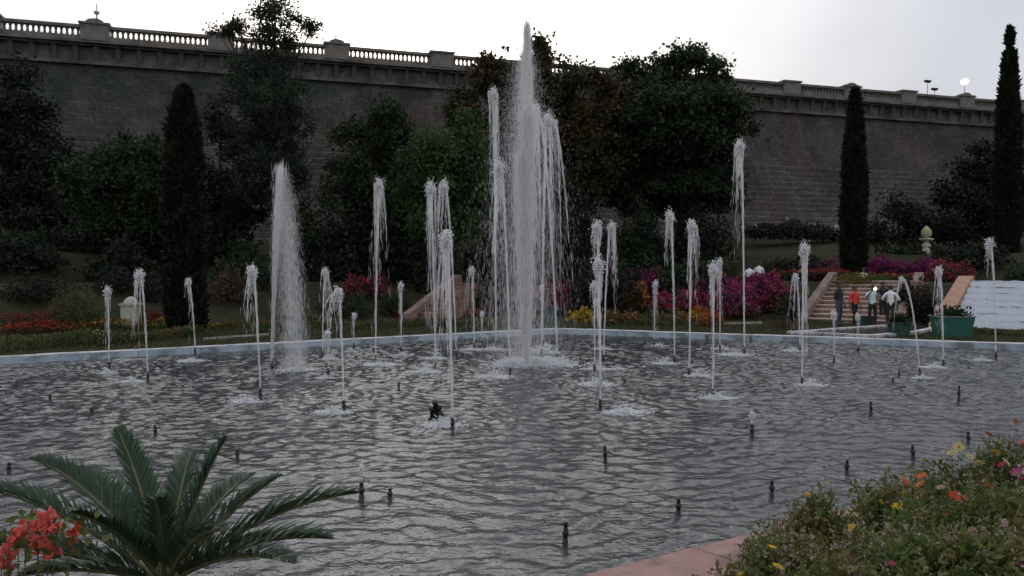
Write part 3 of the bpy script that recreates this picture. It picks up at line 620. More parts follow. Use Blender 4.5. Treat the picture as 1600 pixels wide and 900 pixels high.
B('green_shrub', 'olive low shrub on the lawn behind the pool corner', 'shrub', 965, 508, 80, 24, M['f_hedge'], [(M['p_rust'], 1)], 50, fb)
B('green_shrub', 'broad olive clump right of the yellow flowered shrub', 'shrub', 1035, 508, 80, 24, M['f_hedge'], None, 0, fb)
B('flowering_shrub', 'rust tinged low clump at the lawn edge under the pink shrub', 'shrub', 1110, 510, 40, 18, M['f_hedge'], [(M['p_orange'], 1)], 60, fb)
up = 'flower mounds on the upper terrace'
B('flowering_shrub', 'broad magenta mound right of the cypress on the upper terrace', 'shrub', 1385, 436, 84, 30, M['f_dark'], [(M['p_magenta'], .6), (M['p_purple'], .4)], 700, up, Y=45)
B('flowering_shrub', 'purple magenta mound nearest the pale urn', 'shrub', 1432, 436, 70, 28, M['f_dark'], [(M['p_purple'], .5), (M['p_magenta'], .5)], 480, up, Y=45)
B('flowering_shrub', 'dim purple mound left of the cypress', 'shrub', 1288, 436, 70, 27, M['f_dark'], [(M['p_magenta'], .6), (M['p_purple'], .4)], 260, up, Y=45)
B('flowering_shrub', 'dark reddish shrub mound above the cascade wall', 'shrub', 1480, 446, 80, 40, M['f_redbrown'], [(M['p_crimson'], 1)], 160, up, Y=43)
B('green_shrub', 'yellow green clipped shrub above the stair top', 'shrub', 1338, 441, 76, 16, M['f_yellow'], None, 0, up, Y=40.5)
B('green_shrub', 'fresh green shrub beside the stair top behind the red shirt', 'shrub', 1372, 442, 46, 14, M['f_green'], None, 0, up, Y=40.5)
B('green_shrub', 'square-topped green shrub behind the twin-headed jets', 'shrub', 962, 440, 50, 32, M['f_green'], None, 0, up, Y=43)
B('green_shrub', 'green shrub behind the two seated people on the terrace', 'shrub', 1142, 436, 36, 34, M['f_hedge'], None, 0, up, Y=47)
B('dark_shrub', 'dark shrub between stair and cascade side wall', 'shrub', 1440, 505, 56, 60, M['f_black'], None, 0, up, dens=1.6)
B('dark_shrub', 'tall black green shrub behind the man with folded arms', 'shrub', 1415, 490, 60, 56, M['f_black'], None, 0, up, dens=1.6)
B('pink_shrub', 'small round salmon pink shrub beside the man with folded arms', 'shrub', 1437, 456, 18, 13, M['f_redbrown'], [(M['p_pale_pink'], 1)], 180, up, Y=36)
B('dark_shrub', 'dark shrub at the right end over the cascade channel', 'shrub', 1592, 444, 56, 36, M['f_dark'], None, 0, up, Y=40)
lf = 'planting along the left of the pool'
B('round_bush', 'clipped round dark bush on the left lawn', 'bush', 115, 502, 92, 54, M['f_hedge'], None, 0, lf, dens=4.5, size=.05, clip=.15)
for (x, y, w, h, m, lb) in [(60, 470, 130, 46, 'f_black', 'dark shrub bank at the far left behind the round bush'), (185, 455, 90, 40, 'f_black', 'dark shrub behind the small plaster lantern'), (360, 470, 90, 50, 'f_redbrown', 'reddish shrub right of the stout cypress'), (240, 470, 60, 44, 'f_black', 'dark shrub left of the stout cypress trunk'),
                          (420, 450, 70, 50, 'f_dark', 'dark shrub below the airy tree'), (460, 500, 70, 22, 'f_yellow', 'low yellow green shrub behind the fine spray jet'), (540, 490, 90, 34, 'f_dark', 'dark green shrub behind the pair of short jets'), (570, 462, 80, 30, 'f_redbrown', 'dim magenta shrub behind the tall left jet'), (615, 490, 70, 34, 'f_dark', 'green shrub left of the left stair wall'),
                          (735, 430, 44, 54, 'f_redbrown', 'brownish dome-shaped bush beside the main fountain'), (720, 480, 70, 36, 'f_redbrown', 'brown shrub right of the left stair wall'), (775, 488, 90, 44, 'f_redbrown', 'reddish brown shrub veiled by the main fountain'), (830, 470, 80, 44, 'f_redbrown', 'brown shrub directly behind the main plume')]:
    B('garden_shrub', lb, 'shrub', x, y, w, h, M[m], [(M['p_crimson'], 1)] if x == 570 else None, 120, lf)
und = 'dark undergrowth under the trees'
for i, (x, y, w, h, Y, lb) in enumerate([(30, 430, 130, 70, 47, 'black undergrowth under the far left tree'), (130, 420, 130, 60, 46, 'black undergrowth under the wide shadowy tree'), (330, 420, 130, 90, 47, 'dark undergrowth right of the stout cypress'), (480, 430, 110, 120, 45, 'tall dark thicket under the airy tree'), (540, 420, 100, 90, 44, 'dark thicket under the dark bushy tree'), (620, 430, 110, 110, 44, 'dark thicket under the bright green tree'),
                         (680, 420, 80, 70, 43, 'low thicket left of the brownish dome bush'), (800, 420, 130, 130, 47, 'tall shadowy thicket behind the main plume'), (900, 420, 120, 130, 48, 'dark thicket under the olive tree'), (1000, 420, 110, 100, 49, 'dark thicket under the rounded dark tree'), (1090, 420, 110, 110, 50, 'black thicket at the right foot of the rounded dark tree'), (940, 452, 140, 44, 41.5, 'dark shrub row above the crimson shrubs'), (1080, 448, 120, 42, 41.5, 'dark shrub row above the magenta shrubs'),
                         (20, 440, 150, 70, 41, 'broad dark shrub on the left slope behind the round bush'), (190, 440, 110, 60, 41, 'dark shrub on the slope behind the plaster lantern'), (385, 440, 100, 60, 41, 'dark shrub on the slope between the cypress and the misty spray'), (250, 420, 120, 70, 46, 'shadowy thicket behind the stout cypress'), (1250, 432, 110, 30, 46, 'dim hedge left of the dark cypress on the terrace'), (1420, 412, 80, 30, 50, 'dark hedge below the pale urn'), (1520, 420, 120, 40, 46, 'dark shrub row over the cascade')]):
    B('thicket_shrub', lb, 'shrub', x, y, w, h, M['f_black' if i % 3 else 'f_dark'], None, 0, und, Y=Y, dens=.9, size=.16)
# clipped hedge with white flowers below the dam
def strip(name, label, cat, pts, width, height, leaf, blossoms, nleaf, nbl, Y=None, size=.08, bsize=.06, group=None, stuff=True):
    g = [ground_at(*p) if Y is None else at_y(p[0], p[1], Y) for p in pts]; g = np.array(g); o = g.mean(0)
    root = empty(name, o, label, cat, group)
    def pts_n(n, a, b):
        seg = rng.integers(0, len(g) - 1, n); u = rng.random(n)[:, None]; P = g[seg] * (1 - u) + g[seg + 1] * u
        P[:, 1] += rng.normal(size=n) * width * .35; P[:, 0] += rng.normal(size=n) * width * .2
        if Y is None: P[:, 2] = terr(P[:, 0], P[:, 1])
        hh = height * (.75 + .25 * np.sin(P[:, 0] * 2.1) * np.sin(P[:, 0] * .9 + 1))
        P[:, 2] += hh * rng.uniform(a, b, n); return P - o
    q = MB(); P = pts_n(nleaf, 0, 1); q.leaves(P, size * rng.uniform(.6, 1.5, nleaf), up=.5); q.build('foliage', leaf, root, kind='stuff')
    for m, fr in blossoms:
        k = int(nbl * fr); q = MB(); q.leaves(pts_n(k, .75, 1.12), bsize * rng.uniform(.7, 1.5, k), wid=.95, up=.3); q.build('blossoms', m, root, kind='stuff')
    return root
hg = 'flower strips and low hedges round the pool'
strip('clipped_hedge', 'dark clipped hedge with white flower heads at the foot of the dam', 'hedge', [(1165, 372), (1310, 376)], 1.6, 1.5, M['f_black'], [(M['p_white'], 1)], 3600, 22, Y=62, size=.22, bsize=.32, group=hg)
strip('flower_strip', 'red flower strip at the far left beyond the low hedge', 'flower bed', [(0, 524), (60, 519), (110, 515)], .6, .42, M['f_brown'], [(M['p_red'], .7), (M['p_orange'], .3)], 1500, 700, group=hg)
strip('flower_strip', 'yellow and red flower strip before the plaster lantern', 'flower bed', [(95, 515), (150, 513), (260, 512)], .5, .36, M['f_yellow'], [(M['p_yellow'], .4), (M['p_red'], .6)], 1400, 420, group=hg)
strip('flower_strip', 'dim red flower strip behind the round bush', 'flower bed', [(0, 505), (50, 503), (90, 500)], .6, .4, M['f_brown'], [(M['p_red'], 1)], 900, 220, group=hg)
strip('flower_strip', 'small red flower patch between the lantern and the cypress', 'flower bed', [(228, 502), (252, 501)], .6, .4, M['f_dark'], [(M['p_red'], 1)], 350, 130, group=hg)
strip('low_hedge', 'low olive hedge along the kerb at the far left', 'hedge', [(0, 549), (120, 541), (200, 537)], .8, .55, M['f_hedge'], [(M['p_cream'], 1)], 3600, 26, group=hg)
strip('low_hedge', 'low brownish hedge along the kerb before the cypress', 'hedge', [(190, 535), (260, 530), (310, 526)], .8, .52, M['f_hedge'], [(M['p_rust'], 1)], 2600, 60, group=hg)
strip('low_hedge', 'yellow green hedge right of the cypress', 'hedge', [(318, 515), (375, 511)], .4, .30, M['f_yellow'], [(M['p_yellow'], 1)], 800, 30, group=hg)
strip('flower_strip', 'rust coloured planting strip behind the fine spray jet', 'flower bed', [(400, 520), (470, 514), (560, 512)], .7, .42, M['f_hedge'], [(M['p_rust'], .6), (M['p_orange'], .4)], 2200, 200, group=hg)
strip('flower_strip', 'olive and orange strip along the kerb left of the main fountain', 'flower bed', [(545, 516), (640, 511), (720, 507)], .7, .42, M['f_hedge'], [(M['p_rust'], 1)], 2800, 140, group=hg)
strip('flower_strip', 'vivid red flower strip left of the main fountain', 'flower bed', [(618, 500), (700, 496), (770, 493)], .5, .42, M['f_brown'], [(M['p_red'], .75), (M['p_orange'], .25)], 1500, 800, group=hg)
strip('low_hedge', 'yellow green planting strip right behind the main plume', 'hedge', [(715, 508), (800, 503), (860, 503)], .7, .36, M['f_yellow'], [(M['p_rust'], 1)], 2000, 120, group=hg)
strip('flower_strip', 'red flower strip on the upper terrace left of the cypress', 'flower bed', [(1200, 432), (1270, 431), (1330, 431)], .5, .35, M['f_brown'], [(M['p_red'], .8), (M['p_orange'], .2)], 700, 480, Y=43.5, group=hg, bsize=.09)
strip('flower_strip', 'rusty red strip under the magenta mounds right of the cypress', 'flower bed', [(1345, 437), (1430, 437)], .5, .35, M['f_brown'], [(M['p_rust'], .6), (M['p_red'], .4)], 700, 360, Y=42, group=hg, bsize=.09)
strip('low_hedge', 'dry creeper along the kerb left of the green tub', 'hedge', [(1215, 512), (1234, 516)], .5, .5, M['f_redbrown'], [], 500, 0, group=hg)
strip('low_hedge', 'grass verge on the kerb right of the green tub', 'hedge', [(1520, 521), (1640, 527)], .8, .28, M['f_hedge'], [(M['p_rust'], 1)], 2600, 60, group=hg)
# grass on the far lawn
def grass():
    n = 26000; u = rng.uniform(-24, 24, n); d = rng.uniform(.45, 7.5, n)
    L = u < 0; e = np.where(L[:, None], EL[None] * -u[:, None], ER[None] * u[:, None]); nn = np.where(L[:, None], nL[None], nR[None])
    P = CORN + e + nn * d[:, None]; P3 = np.column_stack([P, terr(P[:, 0], P[:, 1])])
    q = MB(); q.leaves(P3, rng.uniform(.06, .14, n), up=1.8, wid=.3); q.build('grass', leafy('lawn_blades', (.045, .06, .02), (.10, .10, .04), 1.5, .3), label='mown grass round the far side of the pool', kind='stuff')
grass()
# ------------------------------------------------------------------ stairs, cascade, channel, tubs, urn, lantern
U = np.array((.575, .818, 0)); V = np.array((.818, -.575, 0))
def stair(name, label, pb, pt, width, n, z0, ztop, u, sm, cat='stair'):
    o = at_z(*pb, z0); e_ = at_z(*pt, ztop) if ztop < H - .3 else o
    root = empty(name, o, label, cat); uu = np.array((*u, 0)) / np.linalg.norm(u); vv = np.array((uu[1], -uu[0], 0)); return root, o, uu, vv
def prism(q, o, uu, vv, prof, w0, w1, mat=0):
    """profile in the (run, height) plane swept across the width"""
    a = [uu * r + vv * w0 + np.array((0, 0, h)) for r, h in prof]; b = [uu * r + vv * w1 + np.array((0, 0, h)) for r, h in prof]; m = len(prof)
    q.add(a + b, [tuple(range(m)), tuple(range(2 * m - 1, m - 1, -1))] + [(i, m + i, m + (i + 1) % m, (i + 1) % m) for i in range(m)], mat)
def flight(name, label, pb, u, run, rise, width, n, sm, left=True, right=True, nose=None):
    o = at_z(*pb, .2); uu = np.array((*u, 0.)) / np.linalg.norm(u); vv = np.array((uu[1], -uu[0], 0)); root = empty(name, o, label, 'stair')
    for k in range(n):
        r0 = run * k / n; h = rise * (k + 1) / n; q = MB(); prism(q, o, uu, vv, [(r0, -.3), (run + .3, -.3), (run + .3, h - .045), (r0, h - .045)] if k == n - 1 else [(r0, -.3), (r0 + run / n + .05, -.3), (r0 + run / n + .05, h - .045), (r0, h - .045)], 0, width)
        st = q.build('step', M['step'], root)
        q = MB(); prism(q, o, uu, vv, [(r0 - .03, h - .044), (r0 + run / n + .02, h - .044), (r0 + run / n + .02, h), (r0 - .03, h)], -.0, width, 0); q.build('nosing', nose or M['nosing'], st)
    for on, w in ((left, -.36), (right, width + .002)):
        if on:
            q = MB(); prism(q, o, uu, vv, [(-.35, -.3), (run + .5, -.3), (run + .5, rise + .42), (run + .1, rise + .42), (-.35, .38)], w, w + .358); q.build('side_wall', sm, root)
    return root
flight('stone_stair', 'stone stair with sloping plaster side wall behind the group of people', (1262, 503), (.56, .83), 5.6, 1.85, 3.7, 10, M['stringer2'])
flight('stone_stair', 'small stone stair with sloping wall left of the main fountain', (645, 503), (.34, .94), 5.2, 1.7, 1.0, 9, M['stringer2'], right=False, nose=M['step'])
# cascade
def cascade():
    o = at_z(1486, 512, .2); uu = np.array((.60, .80, 0)); vv = np.array((uu[1], -uu[0], 0)); root = empty('water_cascade', o, 'stepped white water cascade beside the sloping orange wall', 'cascade')
    n, run, rise, w = 7, 6.2, 1.8, 8.0
    for k in range(n):
        r0 = run * k / n; h = rise * (k + 1) / n; q = MB(); prism(q, o, uu, vv, [(r0, -.4), (run + .4 if k == n - 1 else r0 + run / n + .05, -.4), (run + .4 if k == n - 1 else r0 + run / n + .05, h - .05), (r0, h - .05)], 0, w); st = q.build('step', M['step'], root)
        # foaming sheet: tread and riser, uneven lip
        m = 46; xs = np.linspace(.02, w - .02, m); q = MB(); j = rng.normal(size=(m, 5)) * .022
        rows = [(r0 + run / n - .02, h + .075), (r0 + .40, h + .03), (r0 + .02, h + .005), (r0 - .17, h - .085), (r0 - .30, h - rise / n + .06)]
        v = [o * 0 + uu * (r + j[i, a] * 1.2) + vv * x + np.array((0, 0, z + j[i, a] * .8)) for i, x in enumerate(xs) for a, (r, z) in enumerate(rows)]
        q.add(v, [(i * 5 + a, i * 5 + a + 1, (i + 1) * 5 + a + 1, (i + 1) * 5 + a) for i in range(m - 1) for a in range(4)])
        kk = 260; P = np.stack([uu * (r0 + rng.uniform(-.2, run / n)) + vv * rng.uniform(0, w) + np.array((0, 0, h - rise / n * 0 + rng.uniform(-.03, .06))) for _ in range(kk)]); q.drops(P, rng.uniform(.012, .04, kk), flat=.5)
        q.build('water_sheet', M['cascade'], st, True)
    q = MB(); prism(q, o, uu, vv, [(-1.4, -.4), (run + .7, -.4), (run + .7, rise + .3), (run + .2, rise + .3), (-1.4, .22)], -.62, -.003); q.build('side_wall', M['stringer'], root)
    q = MB(); prism(q, o, uu, vv, [(-1.4, -.4), (run + .7, -.4), (run + .7, rise + .3), (run + .2, rise + .3), (-1.4, .22)], w + .003, w + .62); q.build('side_wall', M['stringer'], root)
cascade()
def channel():
    pts = [at_z(1236, 521.5, .2), at_z(1300, 516.5, .2), at_z(1468, 505, .2), at_z(1500, 506, .2), at_z(1432, 521, .2), at_z(1362, 527.5, .2)]
    o = sum(pts) / len(pts); root = empty('water_channel', o, 'shallow kerbed water channel joining the cascade to the pool', 'channel')
    q = MB(); q.add([p - o + np.array((0, 0, .035)) for p in pts], [tuple(range(len(pts)))[::-1]]); q.build('channel_water', M['water'], root)
    for i in range(len(pts)):
        if i == 2: continue
        a, b = pts[i] - o, pts[(i + 1) % len(pts)] - o; d = (b - a) / np.linalg.norm(b - a); n = np.array((d[1], -d[0], 0)) * .13
        q = MB(); z = .085 + i * .004; e = d * .1; q.hexa([a - e - n + (0, 0, -.3), b + e - n + (0, 0, -.3), b + e + n + (0, 0, -.3), a - e + n + (0, 0, -.3)], [a - e - n + (0, 0, z), b + e - n + (0, 0, z), b + e + n + (0, 0, z), a - e + n + (0, 0, z)]); q.build('kerb_stone', M['kerbtop'], root)
channel()
def tub(label, px, py, wpx, hpx, m, plant=False):
    g = ground_at(px, py); S = g[1] / F; w = wpx * S / 2; h = hpx * S; root = empty('planter_tub', g, label, 'planter', 'green boxes set round the pool')
    q = MB(); b = .82; q.hexa([(-w * b, -w * .5, 0), (w * b, -w * .5, 0), (w * b, w * .5, 0), (-w * b, w * .5, 0)], [(-w, -w * .62, h), (w, -w * .62, h), (w, w * .62, h), (-w, w * .62, h)]); q.build('box_body', m, root)
    q = MB(); t = .03
    for (x0, x1, y0, y1) in ((-w - t, w + t, -w * .62 - t, -w * .62 + t), (-w - t, w + t, w * .62 - t, w * .62 + t), (-w - t, -w + t, -w * .62 + t, w * .62 - t), (w - t, w + t, -w * .62 + t, w * .62 - t)): q.box(x0, x1, y0, y1, h + .002, h + .04)
    q.build('rim', M['greytube'] if plant == 2 else m, root)
    if plant:
        n = 420; P = rng.normal(size=(n, 3)) * np.array((w * .45, w * .3, .1)) + np.array((0, 0, h + .1)); q = MB(); q.leaves(P, rng.uniform(.08, .2, n), up=.8); q.build('foliage', M['f_dark'], root)
tub('large green painted tub at the foot of the cascade', 1487, 527, 54, 32, M['green_box'], 2)
tub('small dark green tub with leaves on the channel edge', 1405, 525, 30, 20, M['teal_box'], 1)
tub('green box at the feet of the man holding a light', 1352, 510, 22, 15, M['teal_box'])
tub('dark teal box on the kerb behind the fine spray jet', 462, 528, 26, 26, M['teal_box'], 1)
tub('dark teal box at the far corner of the pool', 858, 510, 20, 30, M['teal_box'])
def urn():
    g = at_y(1447, 397, 49); gz = float(terr(g[0], g[1])); S = 49 / F; root = empty('garden_urn', (g[0], g[1], gz), 'pale stone urn with a yellowish ball on its pedestal under dark trees', 'urn'); b = g[2] - gz
    q = MB(); q.lathe([(.34, -.1), (.34, b), (.28, b + .02), (.26, b + 7 * S), (.2, b + 9 * S)], 10); q.build('pedestal', M['whitestone'], root)
    q = MB(); q.lathe([(.2, b + 9.1 * S), (.27, b + 12 * S), (.25, b + 15 * S), (.12, b + 18 * S), (.14, b + 20.5 * S)], 14); q.build('stem', M['whitestone'], root, True)
    q = MB(); q.lathe([(.14, b + 20.6 * S), (.4, b + 22 * S), (.44, b + 23.5 * S), (.36, b + 24.5 * S)], 14); q.build('bowl', M['whitestone'], root, True)
    q = MB(); q.lathe([(.1, b + 24.6 * S), (.24, b + 27 * S), (.31, b + 32 * S), (.27, b + 37 * S), (.12, b + 42 * S), (.02, b + 44 * S)], 14); q.build('ball', M['yellowstone'], root, True)
urn()
def lantern():
    g = ground_at(205, 507); S = g[1] / F; root = empty('garden_lantern', g, 'small pale plaster lantern post with domed cap on the left lawn', 'lantern'); w = 11 * S
    q = MB(); q.hexa([(-w, -w, -.1), (w, -w, -.1), (w, w, -.1), (-w, w, -.1)], [(-w, -w, 30 * S), (w, -w, 30 * S), (w, w, 30 * S), (-w, w, 30 * S)]); q.build('post', M['whitestone'], root)
    q = MB(); q.box(-w * 1.2, w * 1.2, -w * 1.2, w * 1.2, 30.1 * S, 33 * S); q.build('slab', M['whitestone'], root)
    q = MB(); q.lathe([(w * 1.0, 33.1 * S), (w * .95, 36 * S), (w * .7, 40 * S), (w * .3, 43 * S), (.01, 44 * S)], 12); q.build('cap', M['whitestone'], root, True)
lantern()
def slabs(label, pts, wd):
    q = MB(); g = [ground_at(*p) for p in pts]
    o = sum(g) / len(g); root = empty('stone_bench', o, label, 'kerb stone', 'pale path edgings on the lawn')
    q.hexa([p - o + (0, 0, -.1) for p in g], [p - o + (0, 0, wd) for p in g]); q.build('slab', M['cop'], root)
slabs('pale path edging on the lawn right of the cypress', [(318, 533), (420, 526), (420, 523), (318, 530)], .06)
slabs('pale path edging on the lawn below the magenta shrubs', [(1105, 509), (1192, 508), (1190, 504), (1100, 507)], .06)

# ------------------------------------------------------------------ people
SKIN = plain('skin', (.20, .105, .07), .6); HAIR = plain('hair', (.012, .011, .012), .5); SHOE = plain('shoe', (.03, .025, .022), .5)
CL = {'black': plain('dark_cloth', (.022, .020, .024), .8), 'red': plain('red_cloth', (.72, .06, .06), .8), 'aqua': plain('pale_blue_cloth', (.55, .80, .80), .8), 'white': plain('white_cloth', (.86, .85, .88), .8),
      'jeans': plain('denim', (.045, .075, .12), .85), 'dark': plain('charcoal_trousers', (.018, .016, .018), .85), 'lilac': plain('lilac_cloth', (.5, .42, .5), .8), 'blueshade': plain('blue_denim', (.12, .18, .30), .85)}
def person(label, pos, rz, pose, shirt, trousers, h=1.68, phone=None, group='visitors in the garden'):
    s = h / 1.62; J = {}; E = []
    sit = pose == 'sit'
    def j(n, x, y, z, r, par=None, m='skin'): J[n] = (np.array((x, y, z)) * s, r * s, m); (E.append((par, n, m)) if par else None)
    hz = .95 if not sit else .30                       # pelvis height ; figure faces -Y
    T = 'trousers'; S = 'shirt'
    j('pelvis', 0, 0, hz, .135, None, T); j('waist', 0, .01, hz + .14, .13, 'pelvis', S); j('chest', 0, .015, hz + .34, .155, 'waist', S); j('neckbase', 0, .02, hz + .49, .075, 'chest', S)
    j('neck', 0, .01, hz + .55, .055, 'neckbase'); j('jaw', 0, -.015, hz + .615, .075, 'neck'); j('skull', 0, -.005, hz + .685, .095, 'jaw'); j('crown', 0, .005, hz + .745, .07, 'skull'); j('nose', 0, -.108, hz + .66, .014, 'skull')
    for sd, k in ((-1, 'L'), (1, 'R')):
        ear = (sd * .098, .0, hz + .665); j('ear' + k, *ear, .018, 'skull')
        j('hip' + k, sd * .095, 0, hz - .05, .095, 'pelvis', T)
        if sit:
            j('knee' + k, sd * .14, -.38, hz + .14, .062, 'hip' + k, T); j('ankle' + k, sd * .13, -.50, hz - .24, .042, 'knee' + k, T); j('toe' + k, sd * .14, -.68, hz - .27, .034, 'ankle' + k, 'shoe')
        else:
            lx = .11 if pose != 'stride' else .10; fy = (.10 * sd if pose == 'stride' else .02 * sd)
            j('knee' + k, sd * lx, -.02 + fy, .50, .068, 'hip' + k, T); j('ankle' + k, sd * (lx + .01), .02 + fy * 1.6, .09, .045, 'knee' + k, T); j('toe' + k, sd * (lx + .035), -.14 + fy * 1.6, .035, .036, 'ankle' + k, 'shoe')
        j('shoulder' + k, sd * .175, .02, hz + .43, .07, 'neckbase', S)
        sh = np.array((sd * .175, .02, hz + .43))
        if pose == 'phone': el_, wr = sh + (sd * .13, -.14, -.21), sh + (-sd * .09, -.33, .11); hd = np.array((-sd * .3, -.4, .8))
        elif pose == 'folded': el_, wr = sh + (sd * .17, -.02, -.24), sh + (-sd * .03, -.22, -.27); hd = np.array((-sd * .9, -.2, .1))
        elif sit: el_, wr = sh + (sd * .06, -.10, -.26), sh + (-sd * .02, -.30, -.28); hd = np.array((-sd * .3, -.9, -.1))
        else: el_, wr = sh + (sd * .07, .03, -.28), sh + (sd * .085, -.06 - .04 * sd, -.53); hd = np.array((0, -.2, -1.))
        j('elbow' + k, *el_, .047, 'shoulder' + k, S); j('wrist' + k, *wr, .03, 'elbow' + k)
        hd = hd / np.linalg.norm(hd); side = np.cross(hd, (sd * 1.0, .3, .2)); side /= np.linalg.norm(side); nrm = np.cross(hd, side)
        palm = wr + hd * .065; j('palm' + k, *palm, .034, 'wrist' + k)
        for fi, (o_, ln) in enumerate(((-.032, .062), (-.011, .076), (.011, .07), (.031, .055))):
            a = palm + hd * .045 + side * o_; b = a + hd * ln * .55 + nrm * .008; c = b + hd * ln * .4 + nrm * .028
            j(f'f{fi}a{k}', *a, .011, 'palm' + k); j(f'f{fi}b{k}', *b, .0095, f'f{fi}a{k}'); j(f'f{fi}c{k}', *c, .008, f'f{fi}b{k}')
        a = palm - side * .04 - hd * .01; b = a + hd * .035 - side * .02 + nrm * .012; j('t0' + k, *a, .013, 'palm' + k); j('t1' + k, *b, .0105, 't0' + k)
    names = list(J); me = bpy.data.meshes.new('body_cage'); me.from_pydata([tuple(J[n][0]) for n in names], [(names.index(a), names.index(b)) for a, b, _ in E], [])
    tmp = bpy.data.objects.new('body_cage', me); COL.objects.link(tmp)
    md = tmp.modifiers.new('skin', 'SKIN'); md.use_smooth_shade = True
    for i, n in enumerate(names): v = me.skin_vertices[0].data[i]; v.radius = (J[n][1], J[n][1] * (.8 if n in ('chest', 'waist', 'pelvis') else 1)); v.use_root = (n == 'pelvis')
    sb = tmp.modifiers.new('sub', 'SUBSURF'); sb.levels = 1; sb.render_levels = 1
    dg = bpy.context.evaluated_depsgraph_get(); bm_ = bpy.data.meshes.new_from_object(tmp.evaluated_get(dg)); bpy.data.objects.remove(tmp)
    bm_.materials.clear()
    for m_ in (SKIN, CL[shirt], CL[trousers], SHOE): bm_.materials.append(m_)
    mi = {'skin': 0, S: 1, T: 2, 'shoe': 3}; A = np.array([J[a][0] for a, b, _ in E]); Bv = np.array([J[b][0] for a, b, _ in E]); mm = [mi[m_] for _, _, m_ in E]; rr = np.array([max(J[a][1], J[b][1]) for a, b, _ in E])
    for p in bm_.polygons:
        c = np.array(p.center); ab = Bv - A; t = np.clip(((c - A) * ab).sum(1) / ((ab ** 2).sum(1) + 1e-9), 0, 1); d = np.linalg.norm(A + ab * t[:, None] - c, axis=1) - rr * .8
        p.material_index = mm[int(d.argmin())]; p.use_smooth = True
    root = empty('person', pos, label, 'person', group, rz)
    body = bpy.data.objects.new('body', bm_); COL.objects.link(body); body.parent = root
    hc = J['skull'][0] + np.array((0, .012, .02)) * s; n = 14; q = MB(); rows = []
    for a in range(6):
        ph = a / 5 * PI * .56; rows.append((math.sin(ph) * .108 * s, math.cos(ph) * .108 * s))
    th = np.arange(n) * 2 * PI / n
    v = [(r * math.cos(t) * .94, r * math.sin(t) * 1.06 + .012 * s * (1 if math.sin(t) > 0 else -.1), z + (.03 * s if math.sin(t) < -.5 and z < .04 * s else 0) - (.035 * s if math.sin(t) > .2 and z < .04 * s else 0)) for r, z in rows for t in th]
    q.add(np.array(v) + hc, [(i * n + k, (i + 1) * n + k, (i + 1) * n + (k + 1) % n, i * n + (k + 1) % n) for i in range(5) for k in range(n)]); q.build('hair', HAIR, root, True)
    for sd in (-1, 1):
        q = MB(); q.drops([J['skull'][0] + np.array((sd * .034, -.088, -.005)) * s], .010 * s); q.build('eye', HAIR, root)
    q = MB(); q.box(-.022 * s, .022 * s, -.004, .004, -.004, .004); mo = q.build('mouth', plain('lips', (.14, .05, .045), .6), root); mo.location = J['jaw'][0] + np.array((0, -.078, .004)) * s
    if phone:
        c = (J['palmL'][0] + J['palmR'][0]) / 2 + np.array((0, -.05, .05)) * s
        ca, sa = math.cos(rz), math.sin(rz); w = np.array((pos[0] + c[0] * ca - c[1] * sa, pos[1] + c[0] * sa + c[1] * ca, pos[2] + c[2]))
        pr = empty('phone', w, 'phone with its light on held up before a face', 'phone', rz=rz); q = MB(); q.box(-.075, .075, -.006, .006, -.04, .04); q.build('phone_body', M['metal'], pr)
        q = MB(); q.lathe([(.001, .007), (.055, .0071), (.055, .012), (.001, .0125)], 10); fl = q.build('light', M['flash'], pr); fl.rotation_euler = (PI / 2, 0, 0); fl.location = (.03, 0, 0)
def stand(px, py): return ground_at(px, py)
person('person in a black top and blue jeans beside the stair wall', stand(1311, 509), math.radians(35), 'stand', 'black', 'jeans', 1.78)
person('person in a red T-shirt and black trousers before the stair', stand(1335, 509), math.radians(20), 'stride', 'red', 'dark', 1.62)
person('person in a pale blue shirt holding a lit phone up to the face', stand(1363, 511), math.radians(-15), 'phone', 'aqua', 'dark', 1.68, phone=True)
person('person in a white shirt with arms folded beside the arching jet', stand(1391, 511), math.radians(160), 'folded', 'white', 'dark', 1.66)
person('person in dark clothes half hidden behind the white and blue shirts', stand(1379, 503), math.radians(10), 'stand', 'black', 'dark', 1.66)
g = stand(1464, 510); person('person in a lilac top and blue jeans sitting by the cascade wall', g, math.radians(70), 'sit', 'lilac', 'blueshade', 1.7)
def seated(px, ytop, Y, lb, sh, hh=1.7):
    p = at_y(px, ytop, Y); person(lb, (p[0], p[1], p[2] - 1.10 * hh / 1.7), math.radians(170), 'sit', sh, 'dark', hh)
seated(1171, 414, 41.5, 'white-shirted person sitting lower behind the magenta shrub', 'white')
seated(1186, 410, 41.5, 'white-shirted person sitting higher of the two behind the magenta shrub', 'white')
seated(1349, 420, 41.5, 'small figure in white just right of the cypress foot', 'white', 1.5)

